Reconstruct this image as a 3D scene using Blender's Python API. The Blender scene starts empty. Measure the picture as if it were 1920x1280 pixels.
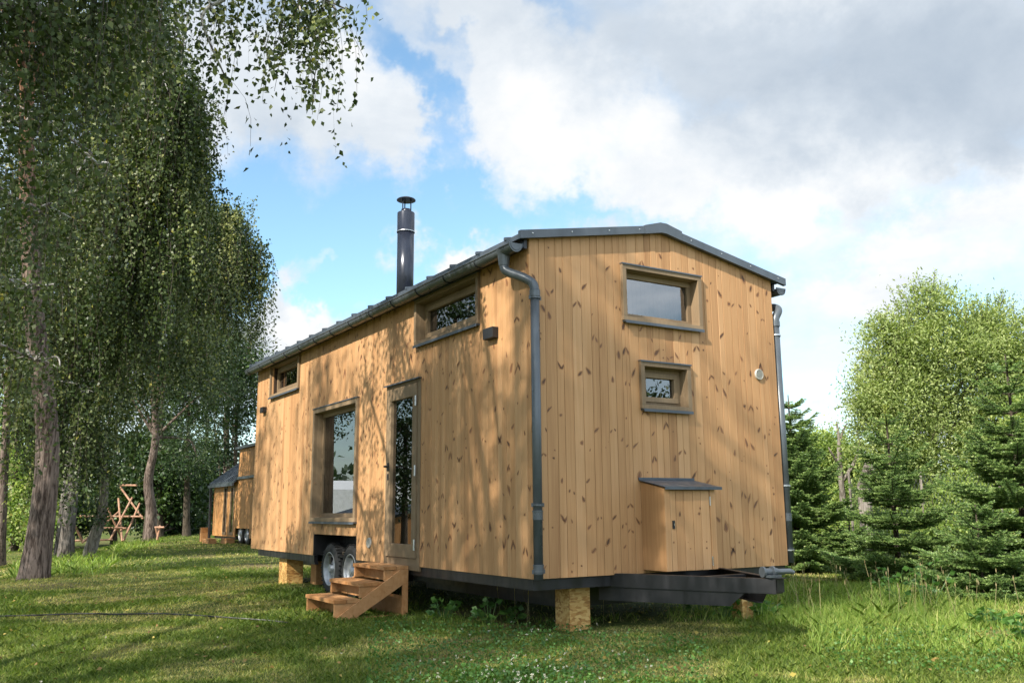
import bpy, bmesh, math, random
import numpy as np
from mathutils import Vector, Matrix
SC = bpy.context.scene
COL = SC.collection
R = math.radians
rng = np.random.default_rng(7)
random.seed(7)

# ------------------------------------------------------------------ camera
CAM = np.array([6.310341, -4.08952, 0.554013])
FW = np.array([-0.8356169, 0.5173995, 0.1845050])
RT = np.array([0.5251031, 0.8509987, -0.0082456])
UP = np.array([0.1612798, -0.0899940, 0.9827970])
F = 1682.413
def P(px, py, d):
    """world point seen at photo pixel px,py at depth d metres"""
    return CAM + d * (FW + RT * (px - 960) / F + UP * (640 - py) / F)
cd = bpy.data.cameras.new('camera'); cam = bpy.data.objects.new('camera', cd); COL.objects.link(cam)
M = Matrix(((RT[0], UP[0], -FW[0], CAM[0]), (RT[1], UP[1], -FW[1], CAM[1]), (RT[2], UP[2], -FW[2], CAM[2]), (0, 0, 0, 1)))
cam.matrix_world = M
cd.sensor_width = 36; cd.lens = F / 1920 * 36; cd.clip_end = 3000; cd.clip_start = 0.05
SC.camera = cam

# ------------------------------------------------------------------ materials
def newmat(name):
    m = bpy.data.materials.new(name); m.use_nodes = True
    nt = m.node_tree; b = nt.nodes['Principled BSDF']
    return m, nt, b
def N(nt, t, **kw):
    n = nt.nodes.new(t)
    for k, v in kw.items():
        if hasattr(n, k) and not k[0].isupper(): setattr(n, k, v)
        else: n.inputs[k].default_value = v
    return n
def ramp(nt, fac, stops):
    r = nt.nodes.new('ShaderNodeValToRGB'); e = r.color_ramp.elements
    while len(e) < len(stops): e.new(0.5)
    for i, (p, c) in enumerate(stops):
        e[i].position = p; e[i].color = (c[0], c[1], c[2], 1)
    nt.links.new(fac, r.inputs[0]); return r.outputs[0]
def mathn(nt, op, a, b=None, c=None, clamp=False):
    n = nt.nodes.new('ShaderNodeMath'); n.operation = op; n.use_clamp = clamp
    for i, v in enumerate((a, b, c)):
        if v is None: continue
        if isinstance(v, (int, float)): n.inputs[i].default_value = v
        else: nt.links.new(v, n.inputs[i])
    return n.outputs[0]
def mixc(nt, fac, a, b, mode='MIX'):
    n = nt.nodes.new('ShaderNodeMix'); n.data_type = 'RGBA'; n.blend_type = mode
    for s, v in ((n.inputs['Factor'], fac), (n.inputs[6], a), (n.inputs[7], b)):
        if isinstance(v, (int, float)): s.default_value = v
        elif isinstance(v, tuple): s.default_value = (v[0], v[1], v[2], 1)
        else: nt.links.new(v, s)
    return n.outputs[2]
def attr(nt, name='tint'):
    a = nt.nodes.new('ShaderNodeAttribute'); a.attribute_name = name; return a.outputs['Fac']
def noise(nt, scale=(1, 1, 1), detail=4, rough=.55, off=None, coord='Object', sc=1.0, dist=0):
    tc = nt.nodes.new('ShaderNodeTexCoord'); mp = nt.nodes.new('ShaderNodeMapping')
    mp.inputs['Scale'].default_value = scale
    nt.links.new(tc.outputs[coord], mp.inputs[0])
    v = mp.outputs[0]
    if off is not None:
        cmb = nt.nodes.new('ShaderNodeCombineXYZ'); m1 = mathn(nt, 'MULTIPLY', off, 37.0); m2 = mathn(nt, 'MULTIPLY', off, 91.0)
        nt.links.new(m1, cmb.inputs[0]); nt.links.new(m1, cmb.inputs[1]); nt.links.new(m2, cmb.inputs[2])
        ad = nt.nodes.new('ShaderNodeVectorMath'); nt.links.new(v, ad.inputs[0]); nt.links.new(cmb.outputs[0], ad.inputs[1]); v = ad.outputs[0]
    n = nt.nodes.new('ShaderNodeTexNoise'); n.inputs['Scale'].default_value = sc
    n.inputs['Detail'].default_value = detail; n.inputs['Roughness'].default_value = rough; n.inputs['Distortion'].default_value = dist
    nt.links.new(v, n.inputs['Vector']); return n.outputs[0]
def bump(nt, b, h, strength=.3, dist=.01):
    n = nt.nodes.new('ShaderNodeBump'); n.inputs['Strength'].default_value = strength; n.inputs['Distance'].default_value = dist
    nt.links.new(h, n.inputs['Height']); nt.links.new(n.outputs[0], b.inputs['Normal'])

def wood(name, dark, mid, light, rough=.6, gscale=(40, 40, 1.3), contrast=.55):
    m, nt, b = newmat(name); t = attr(nt)
    g = noise(nt, gscale, 5, .6, off=t, dist=.6)
    fine = noise(nt, (gscale[0] * 3.2, gscale[1] * 3.2, gscale[2] * 1.6), 3, .6, off=t)
    g = mathn(nt, 'ADD', mathn(nt, 'MULTIPLY', g, .65), mathn(nt, 'MULTIPLY', fine, .35))
    big = noise(nt, (3, 3, .5), 3, .5, off=t)
    f = mathn(nt, 'ADD', mathn(nt, 'MULTIPLY', g, contrast), mathn(nt, 'MULTIPLY', t, .17))
    f = mathn(nt, 'ADD', f, mathn(nt, 'MULTIPLY', big, .38))
    c = ramp(nt, f, [(.28, dark), (.55, mid), (.85, light)])
    nt.links.new(c, b.inputs['Base Color']); b.inputs['Roughness'].default_value = rough
    b.inputs['Specular IOR Level'].default_value = .3
    bump(nt, b, g, .25, .003)
    return m
M_CLAD = wood('cladding_wood', (.235, .112, .044), (.415, .228, .102), (.55, .338, .178))
M_CLAD2 = wood('distant_cladding_wood', (.28, .12, .04), (.44, .22, .08), (.55, .31, .13))
M_TRIM = wood('greyed_trim_wood', (.13, .088, .050), (.235, .165, .098), (.33, .245, .155), contrast=.4)
M_STEP = wood('larch_wood', (.17, .068, .022), (.33, .15, .052), (.47, .255, .115), gscale=(14, 14, 14), contrast=.8)
M_KNOT, nt, b = newmat('knot_wood'); nt.links.new(ramp(nt, attr(nt), [(0, (.075, .034, .016)), (1, (.19, .085, .04))]), b.inputs['Base Color']); b.inputs['Roughness'].default_value = .7
M_HALO, nt, b = newmat('knot_halo_wood'); t = attr(nt)
nt.links.new(ramp(nt, noise(nt, (60, 60, 12), 4), [(.3, (.21, .095, .035)), (.7, (.36, .18, .07))]), b.inputs['Base Color']); b.inputs['Roughness'].default_value = .65
def flat(name, c, rough=.5, metal=0, spec=.5, var=.12, nscale=6):
    m, nt, b = newmat(name)
    n = noise(nt, (nscale,) * 3, 4)
    lo = tuple(x * (1 - var) for x in c); hi = tuple(min(1, x * (1 + var)) for x in c)
    nt.links.new(ramp(nt, n, [(.3, lo), (.7, hi)]), b.inputs['Base Color'])
    rr_ = nt.nodes.new('ShaderNodeMapRange'); rr_.inputs[1].default_value = .35; rr_.inputs[2].default_value = .7; rr_.inputs[3].default_value = rough * .75; rr_.inputs[4].default_value = min(1, rough * 1.5); nt.links.new(noise(nt, (nscale * 2, nscale * 2, nscale * .5), 5), rr_.inputs[0]); nt.links.new(rr_.outputs[0], b.inputs['Roughness']); b.inputs['Metallic'].default_value = metal; b.inputs['Specular IOR Level'].default_value = spec
    return m
M_METAL = flat('anthracite_sheet_metal', (.055, .068, .085), .38, 0, .6)
M_PIPE = flat('anthracite_pipe_metal', (.075, .088, .10), .33, .2, .6)
M_FLUE = flat('dark_flue_metal', (.018, .022, .035), .25, .3, .6)
M_STEEL = flat('bright_steel', (.55, .56, .57), .3, .9)
M_CHAS = flat('black_painted_steel', (.012, .012, .014), .38, 0, .5, .3)
M_TYRE = flat('tyre_rubber', (.014, .014, .014), .8)
M_RIM = flat('silver_wheel_paint', (.36, .37, .39), .42, .5, .5, .3)
M_BLACK = flat('black_plastic', (.012, .012, .013), .45)
M_WHITE = flat('off_white_plastic', (.40, .39, .35), .5)
M_DARK = flat('dark_backing_board', (.035, .02, .011), .9)
M_INSIDE = flat('interior_board', (.10, .075, .05), .8)
M_HALL = flat('white_hall_sheet', (.85, .86, .85), .5)
M_HALL2 = flat('cream_hall_sheet', (.42, .40, .26), .5)
M_CURT = flat('white_curtain_fabric', (.16, .16, .17), .9)

def osb():
    m, nt, b = newmat('osb_board')
    tc = nt.nodes.new('ShaderNodeTexCoord'); v = nt.nodes.new('ShaderNodeTexVoronoi'); v.inputs['Scale'].default_value = 46
    mp = nt.nodes.new('ShaderNodeMapping'); mp.inputs['Rotation'].default_value = (.7, .4, .6); mp.inputs['Scale'].default_value = (1, .45, 1.3)
    nt.links.new(tc.outputs['Object'], mp.inputs[0]); nt.links.new(mp.outputs[0], v.inputs['Vector'])
    s = nt.nodes.new('ShaderNodeSeparateColor'); nt.links.new(v.outputs['Color'], s.inputs[0])
    f = mathn(nt, 'ADD', mathn(nt, 'MULTIPLY', s.outputs[0], .65), mathn(nt, 'MULTIPLY', noise(nt, (9, 9, 9)), .5))
    nt.links.new(ramp(nt, f, [(.15, (.20, .085, .018)), (.5, (.42, .22, .06)), (.9, (.60, .40, .15))]), b.inputs['Base Color'])
    b.inputs['Roughness'].default_value = .6; bump(nt, b, s.outputs[0], .3, .002)
    return m
M_OSB = osb()

def glass(name, tint=.6, ior=2.5):
    m = bpy.data.materials.new(name); m.use_nodes = True; nt = m.node_tree; nt.nodes.clear()
    o = nt.nodes.new('ShaderNodeOutputMaterial'); mx = nt.nodes.new('ShaderNodeMixShader')
    fr = nt.nodes.new('ShaderNodeFresnel'); fr.inputs[0].default_value = ior
    tr = nt.nodes.new('ShaderNodeBsdfTransparent'); tr.inputs[0].default_value = (tint, tint * 1.02, tint, 1)
    gl = nt.nodes.new('ShaderNodeBsdfGlossy'); gl.inputs['Roughness'].default_value = .0; gl.inputs[0].default_value = (.95, .97, 1, 1)
    ge = nt.nodes.new('ShaderNodeNewGeometry'); nt.links.new(mathn(nt, 'MULTIPLY', fr.outputs[0], mathn(nt, 'SUBTRACT', 1.0, ge.outputs['Backfacing'])), mx.inputs[0]); nt.links.new(tr.outputs[0], mx.inputs[1]); nt.links.new(gl.outputs[0], mx.inputs[2])
    nt.links.new(mx.outputs[0], o.inputs[0]); return m
M_GLASS = glass('window_glass')

def leafmat(name, stops, trans=.35, rough=.45, spec=.4, vary=None):
    m = bpy.data.materials.new(name); m.use_nodes = True; nt = m.node_tree
    b = nt.nodes['Principled BSDF']; o = nt.nodes['Material Output']
    t = attr(nt); c = ramp(nt, t, stops)
    nt.links.new(c, b.inputs['Base Color']); b.inputs['Roughness'].default_value = rough; b.inputs['Specular IOR Level'].default_value = spec
    tr = nt.nodes.new('ShaderNodeBsdfTranslucent')
    nt.links.new(mixc(nt, 1.0, c, (1.25, 1.35, .55), 'MULTIPLY'), tr.inputs[0])
    mx = nt.nodes.new('ShaderNodeMixShader'); mx.inputs[0].default_value = trans
    nt.links.new(b.outputs[0], mx.inputs[1]); nt.links.new(tr.outputs[0], mx.inputs[2]); nt.links.new(mx.outputs[0], o.inputs[0])
    return m
M_BIRCH = leafmat('birch_leaf', [(0, (.022, .040, .010)), (.5, (.064, .091, .031)), (.93, (.22, .25, .11)), (1, (.30, .27, .06))], .26, .42, .22)
M_PINE = leafmat('pine_needle', [(0, (.020, .040, .014)), (.6, (.040, .070, .022)), (1, (.085, .12, .035))], .15, .5)
M_OAK = leafmat('dark_broad_leaf', [(0, (.012, .030, .009)), (.6, (.028, .058, .015)), (1, (.075, .125, .03))], .18, .45)
M_CHERRY = leafmat('light_green_leaf', [(0, (.14, .19, .055)), (.5, (.27, .34, .11)), (1, (.44, .48, .20))], .4, .5)
M_SHRUB = leafmat('shrub_leaf', [(0, (.11, .18, .04)), (.5, (.22, .31, .075)), (1, (.38, .44, .13))], .4, .5)
M_FIR = leafmat('fir_needle', [(0, (.055, .11, .035)), (.5, (.15, .245, .075)), (.85, (.32, .43, .14)), (1, (.44, .53, .20))], .28, .4)
M_FIRTIP = leafmat('fir_leader_needle', [(0, (.15, .2, .04)), (1, (.28, .32, .06))], .2, .5)
M_WEED = leafmat('weed_leaf', [(0, (.04, .10, .02)), (.6, (.075, .17, .035)), (1, (.15, .27, .06))], .35, .45)
M_FARWOOD = leafmat('far_wood_leaf', [(0, (.03, .055, .03)), (1, (.07, .11, .05))], .2, .7)
M_DRYLEAF = leafmat('dry_fallen_leaf', [(0, (.14, .08, .03)), (.6, (.30, .20, .06)), (1, (.42, .36, .08))], .1, .7)
M_SEED = leafmat('seed_head', [(0, (.22, .17, .08)), (1, (.42, .36, .20))], .3, .8)
M_CLOVER = leafmat('clover_flower', [(0, (.55, .48, .42)), (1, (.85, .82, .76))], .3, .8)

def grassmat():
    m = leafmat('grass_blade', [(0, (.045, .090, .012)), (.36, (.145, .215, .032)), (.62, (.33, .34, .09)), (1, (.46, .36, .17))], .35, .5, .3)
    return m
M_GRASS = grassmat()
M_TALL = leafmat('tall_grass_blade', [(0, (.13, .23, .04)), (.6, (.30, .40, .08)), (1, (.55, .52, .22))], .4, .5, .3)

def groundmat():
    m, nt, b = newmat('lawn_ground')
    n1 = noise(nt, (.55, .55, .55), 5, .6); n2 = noise(nt, (14, 14, 14), 6, .7); n3 = noise(nt, (.12, .12, .12), 3)
    c = ramp(nt, n2, [(.3, (.035, .06, .012)), (.55, (.09, .115, .028)), (.75, (.17, .17, .06))])
    d = ramp(nt, n2, [(.3, (.10, .075, .035)), (.7, (.25, .20, .10))])
    f = mathn(nt, 'MULTIPLY', mathn(nt, 'SUBTRACT', n1, .5), 5.0, clamp=True)
    nt.links.new(mixc(nt, f, c, d), b.inputs['Base Color']); b.inputs['Roughness'].default_value = .95; b.inputs['Specular IOR Level'].default_value = .1
    bump(nt, b, n2, .8, .04)
    return m
M_GROUND = groundmat()

def bark(name, dark, light, white=None, wh=(0, 0), vs=2.2, orange=None, oh=(0, 0)):
    m, nt, b = newmat(name)
    g = noise(nt, (24, 24, vs * 1.5), 6, .7, dist=.5); g2 = noise(nt, (3, 3, 1), 4, .6)
    f = mathn(nt, 'ADD', mathn(nt, 'MULTIPLY', g, .75), mathn(nt, 'MULTIPLY', g2, .25))
    c = ramp(nt, f, [(.42, dark), (.56, light), (.75, tuple(min(1, x * 1.35) for x in light))])
    tc = nt.nodes.new('ShaderNodeTexCoord'); s = nt.nodes.new('ShaderNodeSeparateXYZ'); nt.links.new(tc.outputs['Object'], s.inputs[0])
    if orange:
        k = nt.nodes.new('ShaderNodeMapRange'); k.inputs[1].default_value = oh[0]; k.inputs[2].default_value = oh[1]; nt.links.new(mathn(nt, 'ADD', s.outputs[2], mathn(nt, 'MULTIPLY', g2, 2.0)), k.inputs[0])
        c = mixc(nt, k.outputs[0], c, ramp(nt, f, [(.4, (orange[0] * .4, orange[1] * .4, orange[2] * .4)), (.6, orange)]))
    if white:
        k = nt.nodes.new('ShaderNodeMapRange'); k.inputs[1].default_value = wh[0]; k.inputs[2].default_value = wh[1]; nt.links.new(s.outputs[2], k.inputs[0])
        w = noise(nt, (3.5, 3.5, 9), 6, .75)
        ww = mathn(nt, 'MULTIPLY', k.outputs[0], mathn(nt, 'MULTIPLY', mathn(nt, 'SUBTRACT', w, .44), 9.0, clamp=True), clamp=True)
        c = mixc(nt, ww, c, white)
    nt.links.new(c, b.inputs['Base Color']); b.inputs['Roughness'].default_value = .9; b.inputs['Specular IOR Level'].default_value = .15
    bump(nt, b, g, .9, .04); return m
M_BARKP = bark('pine_bark', (.045, .032, .026), (.22, .17, .145), orange=(.27, .135, .075), oh=(5, 9))
M_BARKB = bark('birch_bark', (.03, .026, .022), (.17, .15, .135), white=(.50, .48, .45), wh=(.3, 2.5))
M_BARKD = bark('dark_bark', (.03, .024, .018), (.10, .08, .06))
M_BARKG = bark('grey_weathered_bark', (.08, .07, .055), (.26, .23, .20))
M_TWIG = flat('twig_bark', (.045, .032, .022), .8)
M_POLE = flat('peeled_pole_wood', (.30, .165, .10), .7, var=.3, nscale=3)

# ------------------------------------------------------------------ mesh builder
class MB:
    def __init__(s): s.v = []; s.f = []; s.m = []; s.t = []
    def face(s, idx, m=0, t=.5): s.f.append(tuple(idx)); s.m.append(m); s.t.append(t)
    def hexa(s, c, m=0, t=None):
        if t is None: t = random.random()
        n = len(s.v); s.v += [tuple(p) for p in c]
        for q in ((0, 3, 2, 1), (4, 5, 6, 7), (0, 1, 5, 4), (1, 2, 6, 5), (2, 3, 7, 6), (3, 0, 4, 7)): s.face([n + i for i in q], m, t)
    def box(s, x0, x1, y0, y1, z0, z1, m=0, t=None, b=0):
        if x0 > x1: x0, x1 = x1, x0
        if y0 > y1: y0, y1 = y1, y0
        if z0 > z1: z0, z1 = z1, z0
        s.hexa([(x0, y0, z0), (x1, y0, z0), (x1, y1, z0), (x0, y1, z0), (x0, y0, z1), (x1, y0, z1), (x1, y1, z1), (x0, y1, z1)], m, t)
    def prism(s, poly, d0, d1, axis, m=0, t=None):
        """extrude a polygon (list of 2d) along axis between d0,d1"""
        if t is None: t = random.random()
        def mk(p, d):
            return {'x': (d, p[0], p[1]), 'y': (p[0], d, p[1]), 'z': (p[0], p[1], d)}[axis]
        n = len(s.v); k = len(poly)
        s.v += [mk(p, d0) for p in poly] + [mk(p, d1) for p in poly]
        s.face(list(range(n, n + k))[::-1], m, t); s.face(range(n + k, n + 2 * k), m, t)
        for i in range(k):
            j = (i + 1) % k; s.face((n + i, n + j, n + k + j, n + k + i), m, t)
    def tube(s, pts, rad, seg=10, m=0, t=None, cap=True):
        if t is None: t = random.random()
        pts = [Vector(p) for p in pts]; k = len(pts)
        if not hasattr(rad, '__len__'): rad = [rad] * k
        n = len(s.v); up = None
        for i, p in enumerate(pts):
            d = (pts[min(i + 1, k - 1)] - pts[max(i - 1, 0)]).normalized()
            if up is None:
                a = Vector((0, 0, 1)) if abs(d.z) < .9 else Vector((1, 0, 0)); up = d.cross(a).normalized()
            else:
                up = (up - d * up.dot(d)).normalized()
            w = d.cross(up)
            for j in range(seg):
                a = 2 * math.pi * j / seg
                s.v.append(tuple(p + (up * math.cos(a) + w * math.sin(a)) * rad[i]))
        for i in range(k - 1):
            for j in range(seg):
                a = n + i * seg + j; b = n + i * seg + (j + 1) % seg
                s.face((a, b, b + seg, a + seg), m, t)
        if cap:
            s.face([n + j for j in range(seg)][::-1], m, t); s.face([n + (k - 1) * seg + j for j in range(seg)], m, t)
    def lathe(s, c, axis, prof, seg=24, m=0, t=.5, cap=True):
        """prof: list of (distance along axis, radius)"""
        c = Vector(c); ax = Vector(axis).normalized(); a = Vector((0, 0, 1)) if abs(ax.z) < .9 else Vector((1, 0, 0))
        u = ax.cross(a).normalized(); w = ax.cross(u); n = len(s.v)
        for d, r in prof:
            for j in range(seg):
                th = 2 * math.pi * j / seg; s.v.append(tuple(c + ax * d + (u * math.cos(th) + w * math.sin(th)) * max(r, 1e-4)))
        for i in range(len(prof) - 1):
            for j in range(seg):
                a_ = n + i * seg + j; b_ = n + i * seg + (j + 1) % seg
                s.face((a_, a_ + seg, b_ + seg, b_), m, t)
        if cap: s.face([n + j for j in range(seg)], m, t)
        if cap or cap == 0: s.face([n + (len(prof) - 1) * seg + j for j in range(seg)][::-1], m, t)
    def build(s, name, mats, parent=None, smooth=False, bevel=0):
        if not isinstance(mats, (list, tuple)): mats = [mats]
        me = bpy.data.meshes.new(name); me.from_pydata(s.v, [], s.f)
        for m in mats: me.materials.append(m)
        me.polygons.foreach_set('material_index', s.m)
        a = me.attributes.new('tint', 'FLOAT', 'FACE'); a.data.foreach_set('value', s.t)
        if smooth: me.polygons.foreach_set('use_smooth', [True] * len(s.f))
        me.update()
        b_ = bmesh.new(); b_.from_mesh(me); bmesh.ops.recalc_face_normals(b_, faces=b_.faces); b_.to_mesh(me); b_.free()
        o = bpy.data.objects.new(name, me); COL.objects.link(o); adopt(o, parent)
        if bevel:
            bv = o.modifiers.new('bevel', 'BEVEL'); bv.width = bevel; bv.segments = 2; bv.limit_method = 'ANGLE'
        return o
def adopt(o, parent):
    if parent is None: return
    o.parent = parent
    # children carry world coordinates: undo the root's offset once (only direct children of an offset root)
    if parent.parent is None: o.matrix_parent_inverse = Matrix.Translation(-Vector(parent.location))
def thing(name, loc, label, cat, group=None):
    o = bpy.data.objects.new(name, None); COL.objects.link(o); o.location = loc; o.empty_display_size = .2
    tag(o, label, cat, group); return o
def tag(o, label=None, cat=None, group=None, kind=None):
    if label: o['label'] = label
    if cat: o['category'] = cat
    if group: o['group'] = group
    if kind: o['kind'] = kind
    return o
def quads(name, verts, tint, mat, parent=None, k=4, smooth=False):
    """verts (n,k,3) numpy -> one mesh of n k-gons"""
    n = len(verts); me = bpy.data.meshes.new(name)
    me.vertices.add(n * k); me.vertices.foreach_set('co', verts.reshape(-1).astype(np.float32))
    me.loops.add(n * k); me.loops.foreach_set('vertex_index', np.arange(n * k, dtype=np.int32))
    me.polygons.add(n); me.polygons.foreach_set('loop_start', np.arange(0, n * k, k, dtype=np.int32)); me.polygons.foreach_set('loop_total', np.full(n, k, dtype=np.int32))
    me.update(calc_edges=True)
    a = me.attributes.new('tint', 'FLOAT', 'FACE'); a.data.foreach_set('value', np.clip(tint, 0, 1).astype(np.float32))
    me.materials.append(mat)
    o = bpy.data.objects.new(name, me); COL.objects.link(o); adopt(o, parent); return o

# ------------------------------------------------------------------ terrain
def sstep(x): x = np.clip(x, 0, 1); return x * x * (3 - 2 * x)
CX = np.array([-400, -60, -40, -30, -21.5, -17, -11, -9.3, -6, -2, 2, 8, 30, 400.]); CY = np.array([60, 12, 5.5, 2.2, -.75, -1.75, -2.9, -3.4, -4.3, -5.4, -6.4, -8, -12, -40.])
def hgt(x, y):
    x = np.asarray(x, float); y = np.asarray(y, float)
    c = np.interp(x, CX, CY); d = c - y
    h = -.48 - .62 * sstep((d + .6) / 5) - 1.9 * sstep((d - 8) / 22) * sstep((15 - x) / 20)
    h = h - .05 * np.exp(-((y - 4) ** 2) / 18) * 0
    h = h + .025 * np.sin(x * .9 + 1) * np.sin(y * .8 + .4) + .012 * np.sin(x * 2.7 + y * 1.9) + .05 * sstep((-x - 8) / 6) * sstep((y - c) / 4)
    return h
def s_axis(n, R0, k=5.0):
    t = np.linspace(-1, 1, n); return R0 * np.sinh(k * t) / np.sinh(k)
gx = s_axis(321, 900, 7.0) - 2; gy = s_axis(321, 900, 7.0)
X, Y = np.meshgrid(gx, gy, indexing='ij'); Z = hgt(X, Y)
me = bpy.data.meshes.new('ground'); nn = 321
vs = np.stack([X, Y, Z], -1).reshape(-1, 3); ii = np.arange(nn * nn).reshape(nn, nn)
fs = np.stack([ii[:-1, :-1], ii[1:, :-1], ii[1:, 1:], ii[:-1, 1:]], -1).reshape(-1, 4)
me.from_pydata(vs.tolist(), [], fs.tolist()); me.materials.append(M_GROUND); me.polygons.foreach_set('use_smooth', [True] * len(fs)); me.update()
ground = bpy.data.objects.new('ground', me); COL.objects.link(ground); tag(ground, kind='structure')
def H(x, y): return float(hgt(x, y))

# ================================================================== tiny house
W = 3.0; L = 8.145; WH = 2.88; SL = .2825 / 1.5
house = thing('tiny_house', (-4, 1.5, -.48), 'large knotty wooden tiny house on a black trailer, filling the middle of the picture', 'tiny house')
def ztop(y): return WH + SL * (y if y < W / 2 else W - y)
def pieces(a0, a1, ops):
    br = sorted({a0, a1, *[v for o in ops for v in (o[0], o[1]) if a0 < v < a1]})
    for s, e in zip(br[:-1], br[1:]):
        if e - s < .003: continue
        m = (s + e) / 2; cuts = sorted([(o[2], o[3]) for o in ops if o[0] < m < o[1]])
        z = -9
        out = []
        for c in cuts: out.append((z, c[0])); z = c[1]
        out.append((z, 99)); yield s, e, out
def clad(mb, face, a0, a1, z0, topf, ops, thick, w, base=0, gap=.0035, knots=True, seed=1, zlow=None):
    """vertical boards on a wall; face maps (along, z, outward) to world"""
    r = random.Random(seed); a = a0; kl = []
    while a < a1 - .02:
        ww = w * r.uniform(.7, 1.3) if w < 5 else 99
        e = min(a1, a + ww)
        if a1 - e < .05: e = a1
        tn = r.random(); dn = r.uniform(-.0012, .0012) if w < 5 else 0
        for s_, e_, zs in pieces(a, e, ops):
            l = s_ + (gap / 2 if s_ == a else 0); q = e_ - (gap / 2 if e_ == e else 0)
            for zb, zt in zs:
                zb_ = max(zb, z0)
                t0 = min(zt, topf(l)); t1 = min(zt, topf(q))
                if t0 - zb_ < .01: continue
                c = .003 if w < 5 else 0
                # front face with chamfered long edges, then sides
                o = base + dn
                pts = [(l, o - thick), (l, o - c), (l + c, o), (q - c, o), (q, o - c), (q, o - thick)]
                def tz(u): return min(zt, topf(u))
                n = len(mb.v)
                for u, d in pts: mb.v.append(face(u, zb_, d))
                for u, d in pts: mb.v.append(face(u, tz(u), d))
                for i in range(5): mb.face((n + i, n + i + 1, n + 7 + i, n + 6 + i), 0, tn)
                mb.face([n + i for i in range(6)][::-1], 0, tn); mb.face([n + 6 + i for i in range(6)], 0, tn)
        if knots:
            z = z0 + r.uniform(.0, .5)
            while z < 3.2 and r.random() < .97:
                cx = (a + e) / 2 + r.uniform(-.012, .012)
                kl.append((a, e, cx, z, base + dn, r.random())); z += r.choice((.22, .36, .5, .65, .85)) * r.uniform(.8, 1.25)
        a = e
    for (a_, e_, cx, z, o, q) in kl:
        hw = (e_ - a_) / 2 - .006
        def ok(u, zz): return zz > z0 + .03 and zz < topf(u) - .05 and not any(op[0] - .01 < u < op[1] + .01 and op[2] - .01 < zz < op[3] + .01 for op in ops)
        def blob(u, zz, ang, ln, wd, m, lift, k=10):
            pts = []
            for i in range(k):
                th = 2 * math.pi * i / k
                x = math.cos(th) * ln * (1 + .18 * r.uniform(-1, 1)); y = math.sin(th) * wd * (1 + .25 * r.uniform(-1, 1)) * (1 - .35 * math.cos(th))
                pu = u + x * math.sin(ang) + y * math.cos(ang); pz = zz + x * math.cos(ang) - y * math.sin(ang)
                pu = max(a_ + .004, min(e_ - .004, pu)); pts.append(face(pu, pz, o + lift))
            n = len(mb.v); mb.v += pts; mb.face(range(n, n + k), m, r.random())
        def knot(u, zz, ang, ln, wd):
            if not ok(u, zz + ln) or not ok(u, zz - ln): return
            blob(u, zz, ang, ln * 1.45, wd * 2.0, 2, .0006, 9); blob(u, zz, ang, ln, wd, 1, .0012)
        s = r.choice((.6, .8, 1, 1.1, 1.3, 1.7)) * r.uniform(.85, 1.2)
        if q < .42:   # mirrored spike knots
            an = r.uniform(.25, 1.0) * r.choice((1, 1, 1, -1)); d = min(hw * .55, .026)
            knot(cx - d, z, an, .026 * s, .0065 * s ** .5 * r.uniform(.7, 1.3))
            if r.random() < .6: knot(cx + d, z + r.uniform(-.02, .02), -an * r.uniform(.7, 1.3), .026 * s * r.uniform(.6, 1.1), .0065 * s ** .5)
        elif q < .72: knot(cx + r.uniform(-.02, .02), z, r.uniform(-.9, .9), .020 * s, .007 * s)
        else:
            knot(cx + r.uniform(-.02, .02), z, r.uniform(0, 3), .008 * s, .0065 * s)
            if r.random() < .5: knot(cx + r.uniform(-.03, .03), z + r.uniform(.04, .09), r.uniform(0, 3), .006 * s, .005 * s)
fl = lambda u, z, d: (u, -d, z)      # long wall facing -Y
fg = lambda u, z, d: (d, u, z)       # gable facing +X
OPL = [(-2.93, -2.13, -.2, 1.90), (-5.30, -3.83, .46, 1.87), (-2.19, -.88, 2.31, 2.73), (-7.34, -6.05, 2.31, 2.755), (-5.252, -3.79, -.2, .27)]
OPG = [(1.04, 1.95, 2.28, 2.75), (1.215, 1.765, 1.48, 1.865)]
long_top = lambda u: WH - .004
mb = MB(); clad(mb, fl, -L, -.002, 0, long_top, OPL, .021, .086, seed=3, gap=.003)
wl = mb.build('long_wall', [M_CLAD, M_KNOT, M_HALO], house)
mb = MB(); clad(mb, fg, .0, W, 0, lambda u: ztop(u) - .004, OPG, .021, .09, seed=5, gap=.0026)
mb.build('gable_wall', [M_CLAD, M_KNOT, M_HALO], house)
mb = MB(); fb = lambda u, z, d: (u, W + d, z); clad(mb, fb, -L, 0, 0, long_top, [], .021, .2, seed=6, knots=False)
mb.build('back_wall', [M_CLAD, M_KNOT, M_HALO], house)
mb = MB(); fe = lambda u, z, d: (-L - d, u, z); clad(mb, fe, 0, W, 0, lambda u: ztop(u) - .004, [], .021, .2, seed=8, knots=False)
mb.build('end_wall', [M_CLAD, M_KNOT, M_HALO], house)
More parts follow.
